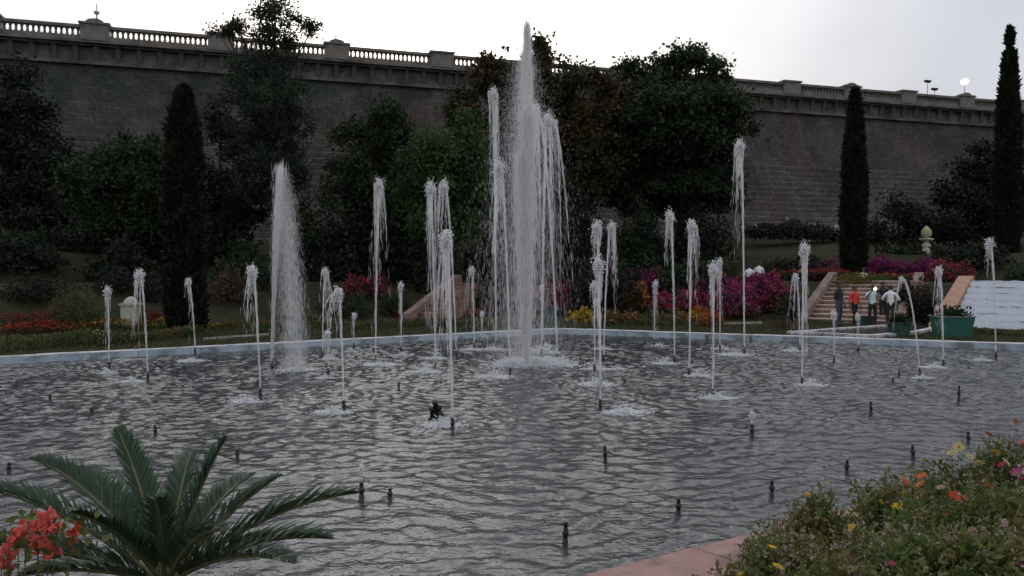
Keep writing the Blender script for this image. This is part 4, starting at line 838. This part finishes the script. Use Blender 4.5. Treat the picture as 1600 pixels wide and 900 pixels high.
# ------------------------------------------------------------------ fountains
noz = MB(); noz.lathe([(.034, -.3), (.034, .05), (.028, .055), (.028, .10), (.040, .11), (.040, .135), (.028, .15), (.022, .20), (.026, .205), (.026, .225), (.016, .235)], 12)
noz_mesh = noz.mesh('nozzle', M['metal'], True)
G = 9.81
def fountain(label, base, top, style='mop', fall=(-12, 8), spread=.22, dens=1.0, splash=None, foam=1.0, wind=.0, head=1.0, tail=.9):
    b = at_z(base[0], base[1], 0); Y = b[1]; S = Y / F; tp = at_y(top[0], top[1], Y); Hh = tp[2]; lean = tp[0] - b[0]
    root = empty('fountain_jet', b, label, 'fountain jet', 'water jets of the pool')
    n_ = bpy.data.objects.new('nozzle', noz_mesh); COL.objects.link(n_); n_.parent = root; n_.scale = (1, 1, random.uniform(.8, 1.1))
    z0 = .22; Hh = max(Hh, .4); T = math.sqrt(2 * (Hh - z0) / G); v0 = math.sqrt(2 * G * (Hh - z0))
    def rise(t): return np.stack([lean * (t / T), 0 * t, z0 + v0 * t - .5 * G * t * t], -1)
    q = MB()
    if style in ('mop', 'strand'):
        w = (.011 + .0030 * Hh) * (1 if style == 'mop' else .9)
        n = int((50 + 34 * Hh) * dens); t = T * rng.random(n) ** .95 * .97; P = rise(t); sig = w * (.55 + .9 * (t / T) ** 2)
        off = rng.normal(size=(n, 3)) * sig[:, None] * np.array((1, 1, 0)); v = np.abs(v0 - G * t); L = np.clip(v * .06, .08, .5)
        d = np.stack([np.full(n, lean / T) * L / np.maximum(v, .5), 0 * t, L], -1); q.streaks(P + off - d / 2, P + off + d / 2, rng.uniform(.0022, .0048, n))
        ts = np.linspace(0.004, T * .985, 14); q.tube(rise(ts), w * (.85 + .9 * (ts / T) ** 2), 9, 1, cap=False); q.tube(rise(ts), w * (.45 + .5 * (ts / T) ** 2), 7, 1, cap=False)
        q.build('water_column', [M['spray'], M['stream']], root, kind='stuff')
        # crest
        q = MB(); k = int((190 + 85 * min(Hh, 6)) * head); hs = (.045 + .012 * min(Hh, 6)) * head
        a = rng.normal(size=(k, 3)) * np.array((hs * .6, hs * .6, hs * .95)); P = np.array((lean, 0, Hh - hs * 1.5)) + a; q.drops(P, rng.uniform(.005, .017, k), 2)
        # falling strands
        fx = fall[0] * S; Tf = math.sqrt(2 * Hh / G); ns = max(3, int((6 + 1.3 * Hh) * min(1, dens)))
        for i in range(ns):
            vx = (fx + rng.normal() * fall[1] * S) / Tf * rng.uniform(.45, 1.15); vy = rng.normal() * spread * .5; tw = rng.uniform(.35, 1.0) * tail
            m = int((14 + 6 * Hh) * dens); tt = Tf * tw * rng.random(m) ** 1.5; jit = .010 + .035 * tt
            x0 = rng.normal() * hs * .6
            pos = lambda tq: np.stack([lean + x0 + vx * tq, vy * tq, Hh - hs * 1.2 - .5 * G * tq ** 2], -1)
            tv = np.linspace(0, Tf * tw * rng.uniform(.5, 1), 9); pv = pos(tv); rv = (.020 + .006 * min(Hh, 6)) * rng.uniform(.4, 1.05) * (1 - .85 * tv / tv[-1]); pv = pv[pv[:, 2] > .03]
            if len(pv) > 2: q.tube(pv, rv[:len(pv)], 6, 1, cap=False)
            o_ = rng.normal(size=(m, 3)) * jit[:, None]; e = np.clip(.035 + .02 * tt, .03, .06)
            A, B2 = pos(tt) + o_, pos(tt + e) + o_; ok = (A[:, 2] > .02); q.streaks(A[ok], B2[ok], rng.uniform(.0022, .0048, m)[ok])
        q.build('falling_water', [M['spray'], M['veil'], M['crest']], root, kind='stuff')
    elif style == 'spray':
        n = int(26000 * dens); vs = v0 * np.clip(1 - np.abs(rng.normal(size=n)) * .13, .55, 1.02); ang = rng.normal(size=(n, 2)) * (.007 + .030 * np.minimum(1 - vs / v0, .25))[:, None]
        Tt = 2 * vs / G; t = Tt * rng.random(n); w_ = wind * S
        def pos(t): return np.stack([lean * vs / v0 * t / T + vs * ang[:, 0] * t + w_ * t ** 2 * .5, vs * ang[:, 1] * t, z0 + vs * t - .5 * G * t * t], -1)
        A = pos(t); e = .028; B2 = pos(t + e); ok = A[:, 2] > .05; q.streaks(A[ok], B2[ok], rng.uniform(.0010, .0021, n)[ok])
        ts = np.linspace(.01, T * .9, 16); q.tube(rise(ts), .035 + .05 * (ts / T), 9, 1, cap=False)
        n2 = int(150 * Hh * dens); t2 = T * rng.random(n2) ** .8 * .95; P = rise(t2); o_ = rng.normal(size=(n2, 3)) * (.03 + .06 * (t2 / T))[:, None]; q.streaks(P + o_ - (0, 0, .14), P + o_ + (0, 0, .14), rng.uniform(.002, .004, n2))
        q.build('water_column', [M['spray'], M['stream']], root, kind='stuff')
    # splash where the water lands
    if splash:
        c = at_z(splash[0], splash[1], 0) - b; SPL.append((b[0] + c[0], b[1] + c[1], .012 * foam + .006)); wsp = splash[2] * S / 2; k = int(1000 * foam); q = MB()
        g_ = rng.normal(size=(k, 2)) * wsp * np.array((.46, .36)); P = c + np.column_stack([g_, .005 + .03 * rng.random(k) + .05 * np.exp(-(g_ ** 2).sum(1) / (wsp * .35) ** 2)]); q.drops(P, rng.uniform(.006, .026, k) * (.6 + wsp), flat=.5)
        k = int(170 * foam); th = rng.random(k) * 2 * PI; r = np.abs(rng.normal(size=k)) * wsp * .38; hh = rng.random(k) ** 2 * min(.20, .06 + Hh * .03); P = c + np.stack([r * np.cos(th), r * np.sin(th) * .75, .02 + hh], -1); q.drops(P, rng.uniform(.006, .014, k)); k = int(50 * foam); P = P[:k]; th = th[:k]
        D = np.stack([np.cos(th) * .05, np.sin(th) * .05, .03 + 0 * th], -1); q.streaks(P - D, P + D, rng.uniform(.003, .007, k)); q.build('splash', M['foam'], root, kind='stuff')
    return root
FJ = fountain
# main plume
def main_plume():
    b = at_z(822, 571, 0); Y = b[1]; S = Y / F; Hh = at_y(820, 40, Y)[2]
    root = empty('fountain_jet', b, 'tallest white fountain plume in the middle of the pool', 'fountain jet', 'water jets of the pool')
    n_ = bpy.data.objects.new('nozzle', noz_mesh); COL.objects.link(n_); n_.parent = root; n_.scale = (1.5, 1.5, 1.15)
    v0 = math.sqrt(2 * G * Hh); q = MB()
    n = 64000; de = np.minimum(.5, np.abs(rng.normal(size=n)) * .17); vs = v0 * (1 - de); ax = rng.normal(size=n) * (.002 + .165 * np.minimum(de, .2)); ay = rng.normal(size=n) * (.002 + .165 * np.minimum(de, .2))
    t = 2 * vs / G * rng.random(n)
    def pos(t): return np.stack([vs * ax * t - .04 * t, vs * ay * t, .2 + vs * t - .5 * G * t * t], -1)
    A = pos(t); B2 = pos(t + .022); ok = A[:, 2] > .05; q.streaks(A[ok], B2[ok], rng.uniform(.0010, .0024, n)[ok]); q.build('falling_spray', M['spray'], root, kind='stuff')
    q = MB(); n = 5200; T = v0 / G; t = T * rng.random(n) ** .85 * .86; z = v0 * t - .5 * G * t * t + .2; k = rng.integers(0, 3, n); cx = np.array((-.14, .03, .13))[k] * (z / Hh) ** .35; top = np.array((.62, 1, .74))[k]; z = z * top
    sg = .035 + .30 * (z / Hh) * (1.02 - z / Hh); o_ = rng.normal(size=(n, 2)) * sg[:, None]; P = np.stack([cx + o_[:, 0], o_[:, 1], z], -1); L = np.array((0, 0, .22)); q.streaks(P - L, P + L, rng.uniform(.003, .006, n))
    for cx0, tp_, rw in ((-.14, .60, .05), (.03, .97, .07), (.13, .72, .05)):
        u = np.linspace(0, 1, 24); zz = Hh * tp_ * u + .2; q.tube(np.stack([cx0 * (zz / Hh) ** .35, 0 * u, zz], -1), rw * (.8 + 2.4 * u * (1.03 - u)), 10, 1, cap=False); q.tube(np.stack([cx0 * (zz / Hh) ** .35, 0 * u, zz], -1), 1.5 * rw * (.8 + 3.0 * u * (1.03 - u)), 10, 2, cap=False)
    q.build('water_column', [M['spray'], M['stream'], M['veil']], root, kind='stuff')
    q = MB()
    for (px, py, wp, k) in ((838, 570, 150, 900), (800, 574, 100, 320), (846, 553, 70, 240)):
        c = at_z(px, py, 0) - b; SPL.append((b[0] + c[0], b[1] + c[1], .022)); w = wp * S / 2; th = rng.random(k) * 2 * PI; r = w * rng.random(k) ** .75; k *= 2; th = rng.random(k) * 2 * PI; r = w * np.minimum(1.1, np.abs(rng.normal(size=k)) * .5); P = c + np.stack([r * np.cos(th), r * np.sin(th) * .7, .01 + .05 * rng.random(k)], -1); q.drops(P, rng.uniform(.010, .036, k), flat=.5)
        P = c + np.stack([r * np.cos(th) * .8, r * np.sin(th) * .6, .05 + .16 * rng.random(k) ** 2], -1); D = np.stack([np.cos(th) * .05, np.sin(th) * .05, .04 + 0 * th], -1); q.streaks(P - D, P + D, rng.uniform(.005, .011, k))
    q.build('splash', M['foam'], root, kind='stuff')
main_plume()
FJ('tall narrow jet just left of the main plume, topmost of its pair', (775, 545), (771, 140), 'strand', (4, 8), .2, 1.0, (770, 547, 50), .5)
FJ('jet with white head at half height of the main plume on its left', (797, 586), (780, 254), 'strand', (-8, 14), .3, 1.1, (770, 590, 60), 1.0)
FJ('leaning jet that rises right of the main plume and bends towards it', (871, 564), (836, 164), 'strand', (8, 16), .3, 1.1, (880, 572, 50), .5)
FJ('ragged curtain jet arching out right of the main plume', (846, 556), (856, 178), 'strand', (14, 10), .4, 1.3, None, 1, tail=.95, head=1.3)
FJ('fine misty spray column, tallest on the left half of the pool', (425, 580), (441, 262), 'spray', splash=(465, 579, 70), wind=4, foam=.7)
FJ('tall stranded jet between the misty spray and the paired jets', (587, 566), (592, 281), 'strand', (4, 12), .3, 1.2, (594, 571, 58), .9)
FJ('left jet of the equal-height pair left of the main plume', (680, 577), (672, 285), 'strand', (-4, 10), .25, 1.0, (664, 582, 46), .9)
FJ('right jet of the equal-height pair left of the main plume', (713, 561), (693, 284), 'strand', (-14, 8), .25, 1.0, (680, 561, 40), .8)
FJ('jet in front of the equal-height pair with rounded white head', (707, 672), (697, 362), 'mop', (-8, 12), .25, 1.3, (690, 666, 66), 1.3)
FJ('near left jet whose water falls away to the left in a veil', (537, 644), (528, 451), 'mop', (-30, 12), .2, 1.3, (520, 646, 52), 1.0, tail=.75)
FJ('short jet just left of the veil-like jet', (513, 591), (512, 517), 'mop', (0, 4), .1, 1.0, (508, 592, 26), .5)
FJ('bent jet with twin legs left of the misty spray', (407, 624), (393, 417), 'mop', (-16, 9), .2, 1.2, (382, 629, 46), 1.0)
FJ('leftmost short jet over the far left kerb', (171, 579), (168, 450), 'mop', (-2, 6), .12, 1.0, (168, 584, 26), .5)
FJ('forked jet in front of the plaster lantern', (231, 597), (218, 423), 'mop', (-12, 7), .2, 1.0, (206, 598, 36), .8)
FJ('slim jet in front of the stout cypress', (305, 555), (294, 436), 'mop', (2, 5), .12, 1.0, (298, 565, 42), .8)
FJ('short jet behind the veil-like jet over the kerb', (504, 561), (508, 420), 'mop', (0, 9), .15, 1.0, (516, 562, 30), .6)
FJ('low jet between the tall stranded jet and the equal pair', (627, 553), (626, 442), 'mop', (0, 5), .12, 1.0, (628, 556, 28), .6)
FJ('jet with small white head between the pair and the main plume', (741, 547), (737, 418), 'mop', (-3, 7), .15, 1.0, (737, 547, 36), .7)
FJ('very short jet at the kerb behind the near left jet', (553, 547), (553, 490), 'mop', (-2, 3), .08, .9, (549, 550, 22), .4)
FJ('very short jet at the kerb left of the main plume', (754, 543), (753, 487), 'mop', (-2, 3), .08, .9, None)
FJ('low jet half hidden at the right edge of the main plume', (848, 542), (847, 446), 'mop', (3, 4), .1, 1.0, (853, 541, 30), .5)
FJ('jet with drooping right head of the closely paired jets', (943, 566), (956, 349), 'mop', (8, 5), .2, 1.2, (932, 578, 40), .8, tail=.8)
FJ('jet with drooping left head of the closely paired jets', (938, 604), (933, 347), 'mop', (-9, 6), .2, 1.2, (930, 602, 60), 1.1, tail=.7)
FJ('jet rising through the closely paired jets to their mid height', (938, 643), (935, 406), 'mop', (-2, 5), .2, .9, (976, 646, 64), 1.2, tail=.8)
FJ('low front jet under the closely paired jets', (929, 580), (929, 442), 'mop', (0, 5), .15, 1.0, (966, 578, 26), .4)
FJ('lowest jet tucked under the closely paired jets', (937, 546), (931, 468), 'mop', (0, 4), .1, 1.0, (940, 546, 32), .5)
FJ('left of two tall slim jets before the dark trees right of the plume', (1054, 568), (1047, 331), 'mop', (-4, 7), .2, 1.1, (1039, 569, 38), .8, tail=.6)
FJ('right of two tall slim jets before the dark trees right of the plume', (1077, 588), (1081, 345), 'mop', (4, 8), .2, 1.1, (1090, 588, 40), .8, tail=.75)
FJ('short jet before the orange shrub', (1022, 541), (1024, 440), 'mop', (-1, 4), .12, 1.0, (1030, 541, 22), .4)
FJ('white-headed jet in front of the magenta shrubs', (1114, 622), (1115, 413), 'mop', (-2, 5), .15, 1.1, (1120, 623, 50), .9, tail=.7)
FJ('thin jet peeping out behind the white-headed jet', (1125, 547), (1124, 405), 'mop', (0, 4), .12, 1.0, (1128, 546, 30), .5)
FJ('tall solitary jet right of the dark trees', (1163, 555), (1156, 220), 'strand', (-8, 5), .2, 1.0, (1148, 555, 52), 1.0, tail=.7)
FJ('upright jet left of the stone stair', (1253, 602), (1257, 382), 'mop', (-2, 6), .15, 1.3, (1266, 603, 44), 1.0)
FJ('shorter jet touching the upright jet by the stone stair', (1250, 549), (1243, 429), 'mop', (-5, 6), .15, 1.1, (1237, 549, 32), .6)
FJ('slim jet by the sloping cascade wall', (1474, 573), (1467, 418), 'mop', (0, 7), .15, 1.0, (1460, 575, 40), .6)
FJ('forked jet in front of the cascade', (1556, 562), (1546, 374), 'mop', (-3, 8), .2, .9, (1534, 564, 30), .5, tail=.6)
FJ('forked arching jet beside the person with folded arms', (1437, 590), (1408, 434), 'mop', (-22, 2), .05, .3, (1442, 592, 30), .5, head=.6)
FJ('knee-high jet before the person in black', (1303, 567), (1303, 487), 'mop', (0, 3), .08, .8, (1304, 566, 20), .3)
FJ('knee-high jet before the green box and the red T-shirt', (1341, 551), (1340, 491), 'mop', (0, 3), .08, .8, None)
FJ('bubbling nozzle next to the palm frond tip', (565, 780), (566, 742), 'mop', (0, 2), .05, .5, None, head=.5)
FJ('bubbling nozzle in open water right of the middle', (1175, 683), (1175, 654), 'mop', (0, 2), .05, .4, None, head=.5)
make_water()
def nozzle(px, py, hpx, label):
    b = at_z(px, py, 0); h = hpx * b[1] / F; o = bpy.data.objects.new('fountain_nozzle', noz_mesh); COL.objects.link(o); o.location = b; o.scale = (.85, .85, h / .235)
    o.rotation_euler = (random.uniform(-.05, .05), random.uniform(-.05, .05), 0)
    set_props(o, label, 'nozzle', 'dry fountain nozzles standing in the pool')
for (x, y, h, l) in [(883, 852, 37, 'nearest dark nozzle, standing in the open foreground water'), (1060, 805, 28, 'dark nozzle right of the nearest one near the pink kerb'), (946, 724, 28, 'dark nozzle in the middle distance below the paired jets'), (1361, 649, 22, 'dark nozzle in the middle right water between two others'),
                     (1498, 626, 24, 'dark nozzle in the water below the cascade'), (1427, 719, 24, 'dark nozzle just above the pale yellow flowers'), (1323, 740, 22, 'dark nozzle above the gap in the flower bed'), (1206, 776, 26, 'dark nozzle above the flower-edged pink kerb'), (1513, 692, 18, 'dark nozzle peeping over the right flower bed'),
                     (609, 780, 18, 'dark nozzle beside the bubbling one near the palm'), (243, 682, 18, 'dark nozzle above the tallest palm frond'), (371, 718, 16, 'dark nozzle above the right palm fronds'), (623, 607, 10, 'small dark nozzle under the tall stranded jet'), (144, 646, 10, 'small dark nozzle in the left water below the leftmost jet'),
                     (78, 626, 11, 'small dark nozzle nearest the left picture edge'), (197, 850, 30, 'dark nozzle seen between the palm fronds'), (14, 738, 16, 'dark nozzle beside the left palm frond tips'), (1077, 529, 9, 'dark nozzle hard against the far kerb before the orange shrubs'), (1105, 531, 8, 'dark nozzle by the far kerb left of the pale path edging'), (1173, 533, 10, 'dark nozzle by the far kerb under the tall solitary jet'), (1405, 587, 7, 'tiny dark nozzle in the water before the tub'), (1395, 596, 7, 'tiny dark nozzle in the water right of the upright jet')]: nozzle(x, y, h, l)
def float_cluster():
    b = at_z(680, 657, 0); root = empty('pump_cluster', b, 'cluster of dark pump pipes beside the front jet splash', 'pump')
    for (x, y, h) in ((0, 0, .34), (.07, .03, .26), (-.06, .05, .22), (.1, -.05, .15)):
        q = MB(); q.lathe([(.04, -.3), (.04, h - .06), (.055, h - .05), (.055, h), (.02, h + .02)], 8, (x, y, 0)); q.build('pipe', M['metal'], root, True)
    q = MB(); q.box(-.12, .15, -.08, .1, -.02, .05); q.build('pump_body', M['metal'], root)
float_cluster()
# ------------------------------------------------------------------ foreground palm
def palm():
    X, Y = -1.62, 3.7; gz = float(terr(X, Y)); cz = 1.30; root = empty('palm', (X, Y, gz), 'young feather palm at the near edge of the pool', 'palm'); c = np.array((0, 0, cz - gz))
    q = MB(); n = 12; prof = []
    for i in range(13):
        z = -.1 + (cz - gz + .02) * i / 12; prof.append((.10 + .03 * (i % 2) + .03 * (i / 12), z))
    q.lathe(prof, 12); q.build('trunk', M['bark'], root)
    S = Y / F
    # fronds: (px tip, py tip, depth offset of tip, rise)
    tips = [(182, 668, .35, .55), (355, 682, .15, .5), (48, 716, .3, .6), (-40, 760, -.1, .5), (-70, 850, -.35, .4), (440, 742, .35, .45), (560, 770, .05, .55), (520, 842, -.35, .5), (300, 705, .75, .6), (110, 800, -.55, .5), (395, 742, .9, .55), (120, 740, .8, .55), (460, 880, -.6, .45), (30, 900, -.6, .4), (240, 780, -.6, .6), (350, 830, -.7, .5)]
    for (px, py, dy, rs) in tips:
        tip = at_y(px, py, Y + dy) - np.array((X, Y, gz)); L = np.linalg.norm(tip - c); k = 22; u = np.linspace(0, 1, k)[:, None]
        m = c + (tip - c) * .5 + np.array((0, 0, rs * .32 * L)); path = (1 - u) ** 2 * c + 2 * u * (1 - u) * m + u ** 2 * tip
        q = MB(); q.tube(path, .012 * (1 - .85 * u[:, 0]) + .002, 6); fr = q.build('frond', M['palmrib'], root, True)
        Tn = np.gradient(path, axis=0); Tn /= np.linalg.norm(Tn, axis=1)[:, None]; sd = np.cross(Tn, (0, 0, 1)); sd /= np.linalg.norm(sd, axis=1)[:, None] + 1e-6; un = np.cross(sd, Tn)
        q = MB(); nlf = 70
        for s in (-1, 1):
            for i in range(nlf):
                f = .14 + .86 * i / nlf; j = f * (k - 1); a = int(min(k - 2, j)); w = j - a; p = path[a] * (1 - w) + path[a + 1] * w; t_ = Tn[a]; ln = L * .21 * (math.sin(PI * min(1, f * .82 + .16)) ** .7) * random.uniform(.85, 1.1)
                if f > .95: ln *= .7
                d = t_ * (.85 + .5 * f) + sd[a] * s * .62 + un[a] * random.uniform(.2, .6); d /= np.linalg.norm(d); nn = np.cross(d, t_); nn /= np.linalg.norm(nn) + 1e-6; wv = np.cross(nn, d) * random.uniform(.005, .008)
                e = p + d * ln + np.array((0, 0, -.10 * ln)); mid = p + d * ln * .5
                q.add([p - wv * .5, mid - wv + nn * .003, e, mid + wv + nn * .003, p + wv * .5], [(0, 1, 3, 4), (1, 2, 3)])
        q.build('leaflets', M['palm'], fr)
palm()
# ------------------------------------------------------------------ foreground flowers
def flower_meshes():
    out = {}
    for nm, np_, cup in (('flat', 9, .12), ('cup', 7, .5), ('bract', 4, .75)):
        q = MB()
        for ring, (ro, lift) in enumerate(((1.0, 0), (.72, .12))):
            for i in range(np_):
                a = 2 * PI * (i + .5 * ring) / np_; w = PI / np_ * (.95 if nm != 'bract' else 1.1); d = lambda r, b, z: (r * math.cos(b), r * math.sin(b), z)
                q.add([d(.10, a, lift * .3), d(.62 * ro, a - w * .85, cup * .5 * ro + lift), d(.97 * ro, a - w * .45, cup * ro + lift), d(1.0 * ro, a + w * .3, cup * .92 * ro + lift), d(.62 * ro, a + w * .85, cup * .5 * ro + lift)], [(0, 1, 2, 3, 4)])
        out[nm] = q
    return out
FM = flower_meshes(); fcache = {}
eyeq = MB(); eyeq.lathe([(.2, .02), (.22, .1), (.12, .18), (.01, .2)], 8); eye_me = eyeq.mesh('flower_eye', M['flower_eye'], True)
def flower(parent, loc, r, m, kind='flat', tilt=None):
    if kind != 'bract': r = r * .8
    key = (m, kind)
    if key not in fcache: fcache[key] = FM[kind].mesh('flower', M[m])
    o = bpy.data.objects.new('flower', fcache[key]); COL.objects.link(o); o.parent = parent; o.location = [float(v) for v in loc]; o.scale = (r, r, r)
    o.rotation_euler = tilt if tilt else (random.uniform(-.2, .9), random.uniform(-.5, .5), random.uniform(0, 6))
    e = bpy.data.objects.new('flower_eye', eye_me); COL.objects.link(e); e.parent = o; return o
def plant(label, px, ptop, Y, w, nleaf, flowers, seeds=60, leaf=.054, low=0.0):
    p = at_y(px, ptop, Y); X = p[0]; gz = float(terr(X, Y)); dn = (X - PN[0]) * nN[0] + (Y - PN[1]) * nN[1]; gz = max(gz, .21) if dn < .95 else gz
    h = p[2] - gz; root = empty('flowering_plant', (X, Y, gz), label, 'flower plant', 'flowering plants of the near bed')
    ns = int(46 * w); q = MB(); tips = []
    for i in range(ns):
        a = random.uniform(0, 6.28); r0 = w * .5 * random.random() ** .6; x, y = r0 * math.cos(a), r0 * math.sin(a); hh = h * (1 - .45 * (r0 / (w * .55)) ** 2) * random.uniform(.72, 1.0); lx, ly = random.gauss(0, .06) + x * .18, random.gauss(0, .06) + y * .18
        pts = np.array([(x, y, -.03), (x + lx * .4, y + ly * .4, hh * .5), (x + lx, y + ly, hh)]); q.tube(pts, [.005, .004, .002], 4, cap=False); tips.append((pts, hh))
    q.build('stems', M['fg_stem'], root)
    Ps = []
    for _ in range(nleaf):
        pts, hh = random.choice(tips); f = random.random() ** .7; a = pts[0] * (1 - f) ** 2 + 2 * f * (1 - f) * pts[1] + f * f * pts[2]; Ps.append(a + rng.normal(size=3) * (.045, .045, .03))
    q = MB(); P = np.array(Ps); q.leaves(P, leaf * rng.uniform(.6, 1.6, len(P)), up=.5, wid=.42); q.build('foliage', M['fg_leaf'], root, kind='stuff')
    if seeds:
        q = MB(); k = seeds
        for _ in range(k):
            pts, hh = random.choice(tips); c = pts[2] + rng.normal(size=3) * (.08, .08, .05); q.leaves(c + rng.normal(size=(7, 3)) * .010, rng.uniform(.014, .028, 7), up=.6, wid=.7)
        q.build('seed_heads', M['seed'], root, kind='stuff')
    o = np.array((X, Y, gz))
    for (fx, fy, r, m, kd, dy) in flowers:
        fp = at_y(fx, fy, Y + dy) - o; fo = flower(root, fp, r, m, kd, (random.uniform(.2, .9), random.uniform(-.3, .3), random.uniform(0, 6)))
        q = MB(); bpt = np.array((fp[0] * .8, fp[1] * .8, 0)); q.tube([bpt, (bpt + fp) / 2 + (.01, 0, .04), fp], [.004, .003, .002], 4); q.build('flower_stalk', M['fg_stem'], root)
PL = plant
PL('leafy plant at the tip of the bed with one small yellow flower above', 1288, 768, 6.95, .5, 1900, [(1297, 753, .035, 'p_cream', 'flat', 0), (1262, 772, .04, 'p_yellow', 'flat', 0), (1284, 810, .05, 'p_rust', 'flat', -.3)], 40)
PL('sparse plant on the pink kerb with the two brightest yellow blooms', 1205, 850, 5.75, .5, 1300, [(1206, 857, .045, 'p_bright_yellow', 'cup', -.2), (1216, 886, .06, 'p_bright_yellow', 'flat', -.3), (1158, 899, .04, 'p_bright_yellow', 'cup', -.3)], 26)
PL('bushy plant full of pale seed heads behind the bright yellow blooms', 1265, 826, 5.9, .6, 2000, [(1330, 826, .045, 'p_yellow', 'cup', 0)], 120)
PL('dense green plant topped by a pair of vivid orange blooms', 1420, 742, 7.2, .85, 3800, [(1414, 752, .065, 'p_bright_orange', 'flat', -.1), (1442, 746, .06, 'p_bright_orange', 'cup', -.2), (1437, 757, .07, 'p_bright_orange', 'flat', -.25), (1395, 762, .045, 'p_cream', 'flat', 0), (1403, 793, .06, 'p_bright_yellow', 'cup', -.5), (1376, 786, .04, 'p_yellow', 'cup', -.4)], 40)
PL('plant with a cluster of pale cream blooms against the water', 1480, 708, 7.5, .8, 3000, [(1470, 718, .08, 'p_cream', 'flat', -.1), (1488, 708, .07, 'p_cream', 'flat', 0), (1498, 699, .07, 'p_cream', 'flat', 0), (1478, 704, .05, 'p_cream', 'flat', .1), (1516, 714, .06, 'p_cream', 'flat', -.1), (1529, 724, .07, 'p_cream', 'flat', -.2), (1445, 720, .05, 'p_yellow', 'flat', .1), (1503, 690, .04, 'p_rust', 'cup', 0)], 46)
PL('tallest plant at the right end of the bed with orange tops', 1578, 668, 7.5, .85, 3600, [(1590, 673, .06, 'p_orange', 'flat', 0), (1586, 660, .05, 'p_rust', 'cup', 0), (1545, 679, .06, 'p_orange', 'flat', 0), (1598, 692, .05, 'p_scarlet', 'flat', -.2), (1556, 706, .05, 'p_yellow', 'flat', -.2), (1572, 722, .06, 'p_cream', 'flat', -.3), (1560, 690, .05, 'p_cream', 'flat', 0), (1590, 740, .07, 'p_pink', 'cup', -.5), (1597, 750, .06, 'p_pink', 'cup', -.5), (1566, 728, .05, 'p_crimson', 'cup', -.4)], 60)
PL('plant with low scattered seed heads in front of the orange pair', 1385, 832, 5.7, .6, 1900, [(1432, 810, .03, 'p_pale_pink', 'cup', 0)], 130)
PL('plant carrying two scarlet blooms side by side', 1490, 772, 6.1, .9, 4000, [(1492, 775, .055, 'p_scarlet', 'cup', 0), (1504, 782, .06, 'p_scarlet', 'cup', -.15), (1470, 762, .05, 'p_pale_pink', 'flat', .2), (1545, 760, .06, 'p_scarlet', 'flat', -.1), (1526, 760, .035, 'p_pale_pink', 'cup', .1)], 70)
PL('leafy plant with pink blooms at the lower right end of the bed', 1575, 752, 6.0, .9, 3600, [(1580, 768, .045, 'p_cream', 'flat', .1), (1568, 820, .05, 'p_pale_pink', 'cup', -.4), (1597, 838, .05, 'p_pink', 'cup', -.4), (1520, 830, .045, 'p_pale_pink', 'flat', -.3)], 80)
PL('shadowy plant front of the bed left of the dark red bloom', 1335, 870, 5.1, .7, 2400, [(1394, 882, .035, 'p_crimson', 'cup', -.2)], 90)
PL('shadowy front plant in the middle of the bed', 1455, 840, 5.1, .85, 3200, [(1480, 805, .035, 'p_rust', 'cup', 0)], 90)
PL('shadowy front plant at the right end of the bed', 1570, 838, 5.1, .85, 3200, [(1596, 884, .045, 'p_pink', 'flat', -.2)], 70)
PL('little brown-budded plant spilling over the pink kerb', 1140, 882, 5.6, .32, 260, [(1120, 880, .016, 'p_crimson', 'cup', 0), (1140, 868, .016, 'p_rust', 'cup', 0), (1107, 894, .016, 'p_rust', 'cup', 0)], 14)
PL('low edging plant on the water side of the pink kerb', 1200, 826, 6.75, .28, 500, [(1215, 818, .03, 'p_rust', 'cup', 0)], 10, low=1)
PL('low yellow-green plant hugging the kerb edge', 1235, 810, 7.05, .34, 700, [], 16)
# orange-red bougainvillea at the left
def bougainvillea():
    Y = 3.1; p = at_y(40, 900, Y); gz = float(terr(p[0], Y)); root = empty('bougainvillea', (p[0], Y, gz), 'coral red flowering sprig in front of the palm fronds', 'shrub'); o = np.array((p[0], Y, gz))
    cl = [(62, 815, .05), (28, 838, .045), (40, 832, .04), (72, 832, .05), (90, 822, .04), (78, 860, .048), (60, 862, .035), (5, 868, .05), (2, 888, .05), (14, 848, .03), (118, 828, .03), (112, 842, .025)]
    q = MB()
    for (x, y, r) in cl:
        e = at_y(x, y, Y + random.uniform(-.05, .05)) - o; q.tube([(random.uniform(-.05, .05), 0, -.05), e * .5 + (-.02, 0, .05), e], [.006, .004, .002], 5)
    q.build('stems', M['fg_stem'], root)
    for (x, y, r) in cl:
        e = at_y(x, y, Y + random.uniform(-.04, .04)) - o
        for _ in range(9): flower(root, e + rng.normal(size=3) * r * .42, r * random.uniform(.34, .54), 'p_coral' if x < 100 else 'p_scarlet', 'bract', (random.uniform(.3, 1.6), random.uniform(-.7, .7), random.uniform(0, 6)))
    P = np.concatenate([(at_y(x, y, Y) - o) + rng.normal(size=(9, 3)) * .05 + np.array((0, .04, -.03)) for (x, y, r) in cl]); q = MB(); q.leaves(P, rng.uniform(.03, .06, len(P)), up=.2, wid=.7); q.build('foliage', M['fg_leaf'], root, kind='stuff')
bougainvillea()
if __import__('os').environ.get('COUNT'): print('leaves', nl, 'tris', sum(sum(len(p.vertices) - 2 for p in o.data.polygons) for o in SC.objects if o.type == 'MESH'))
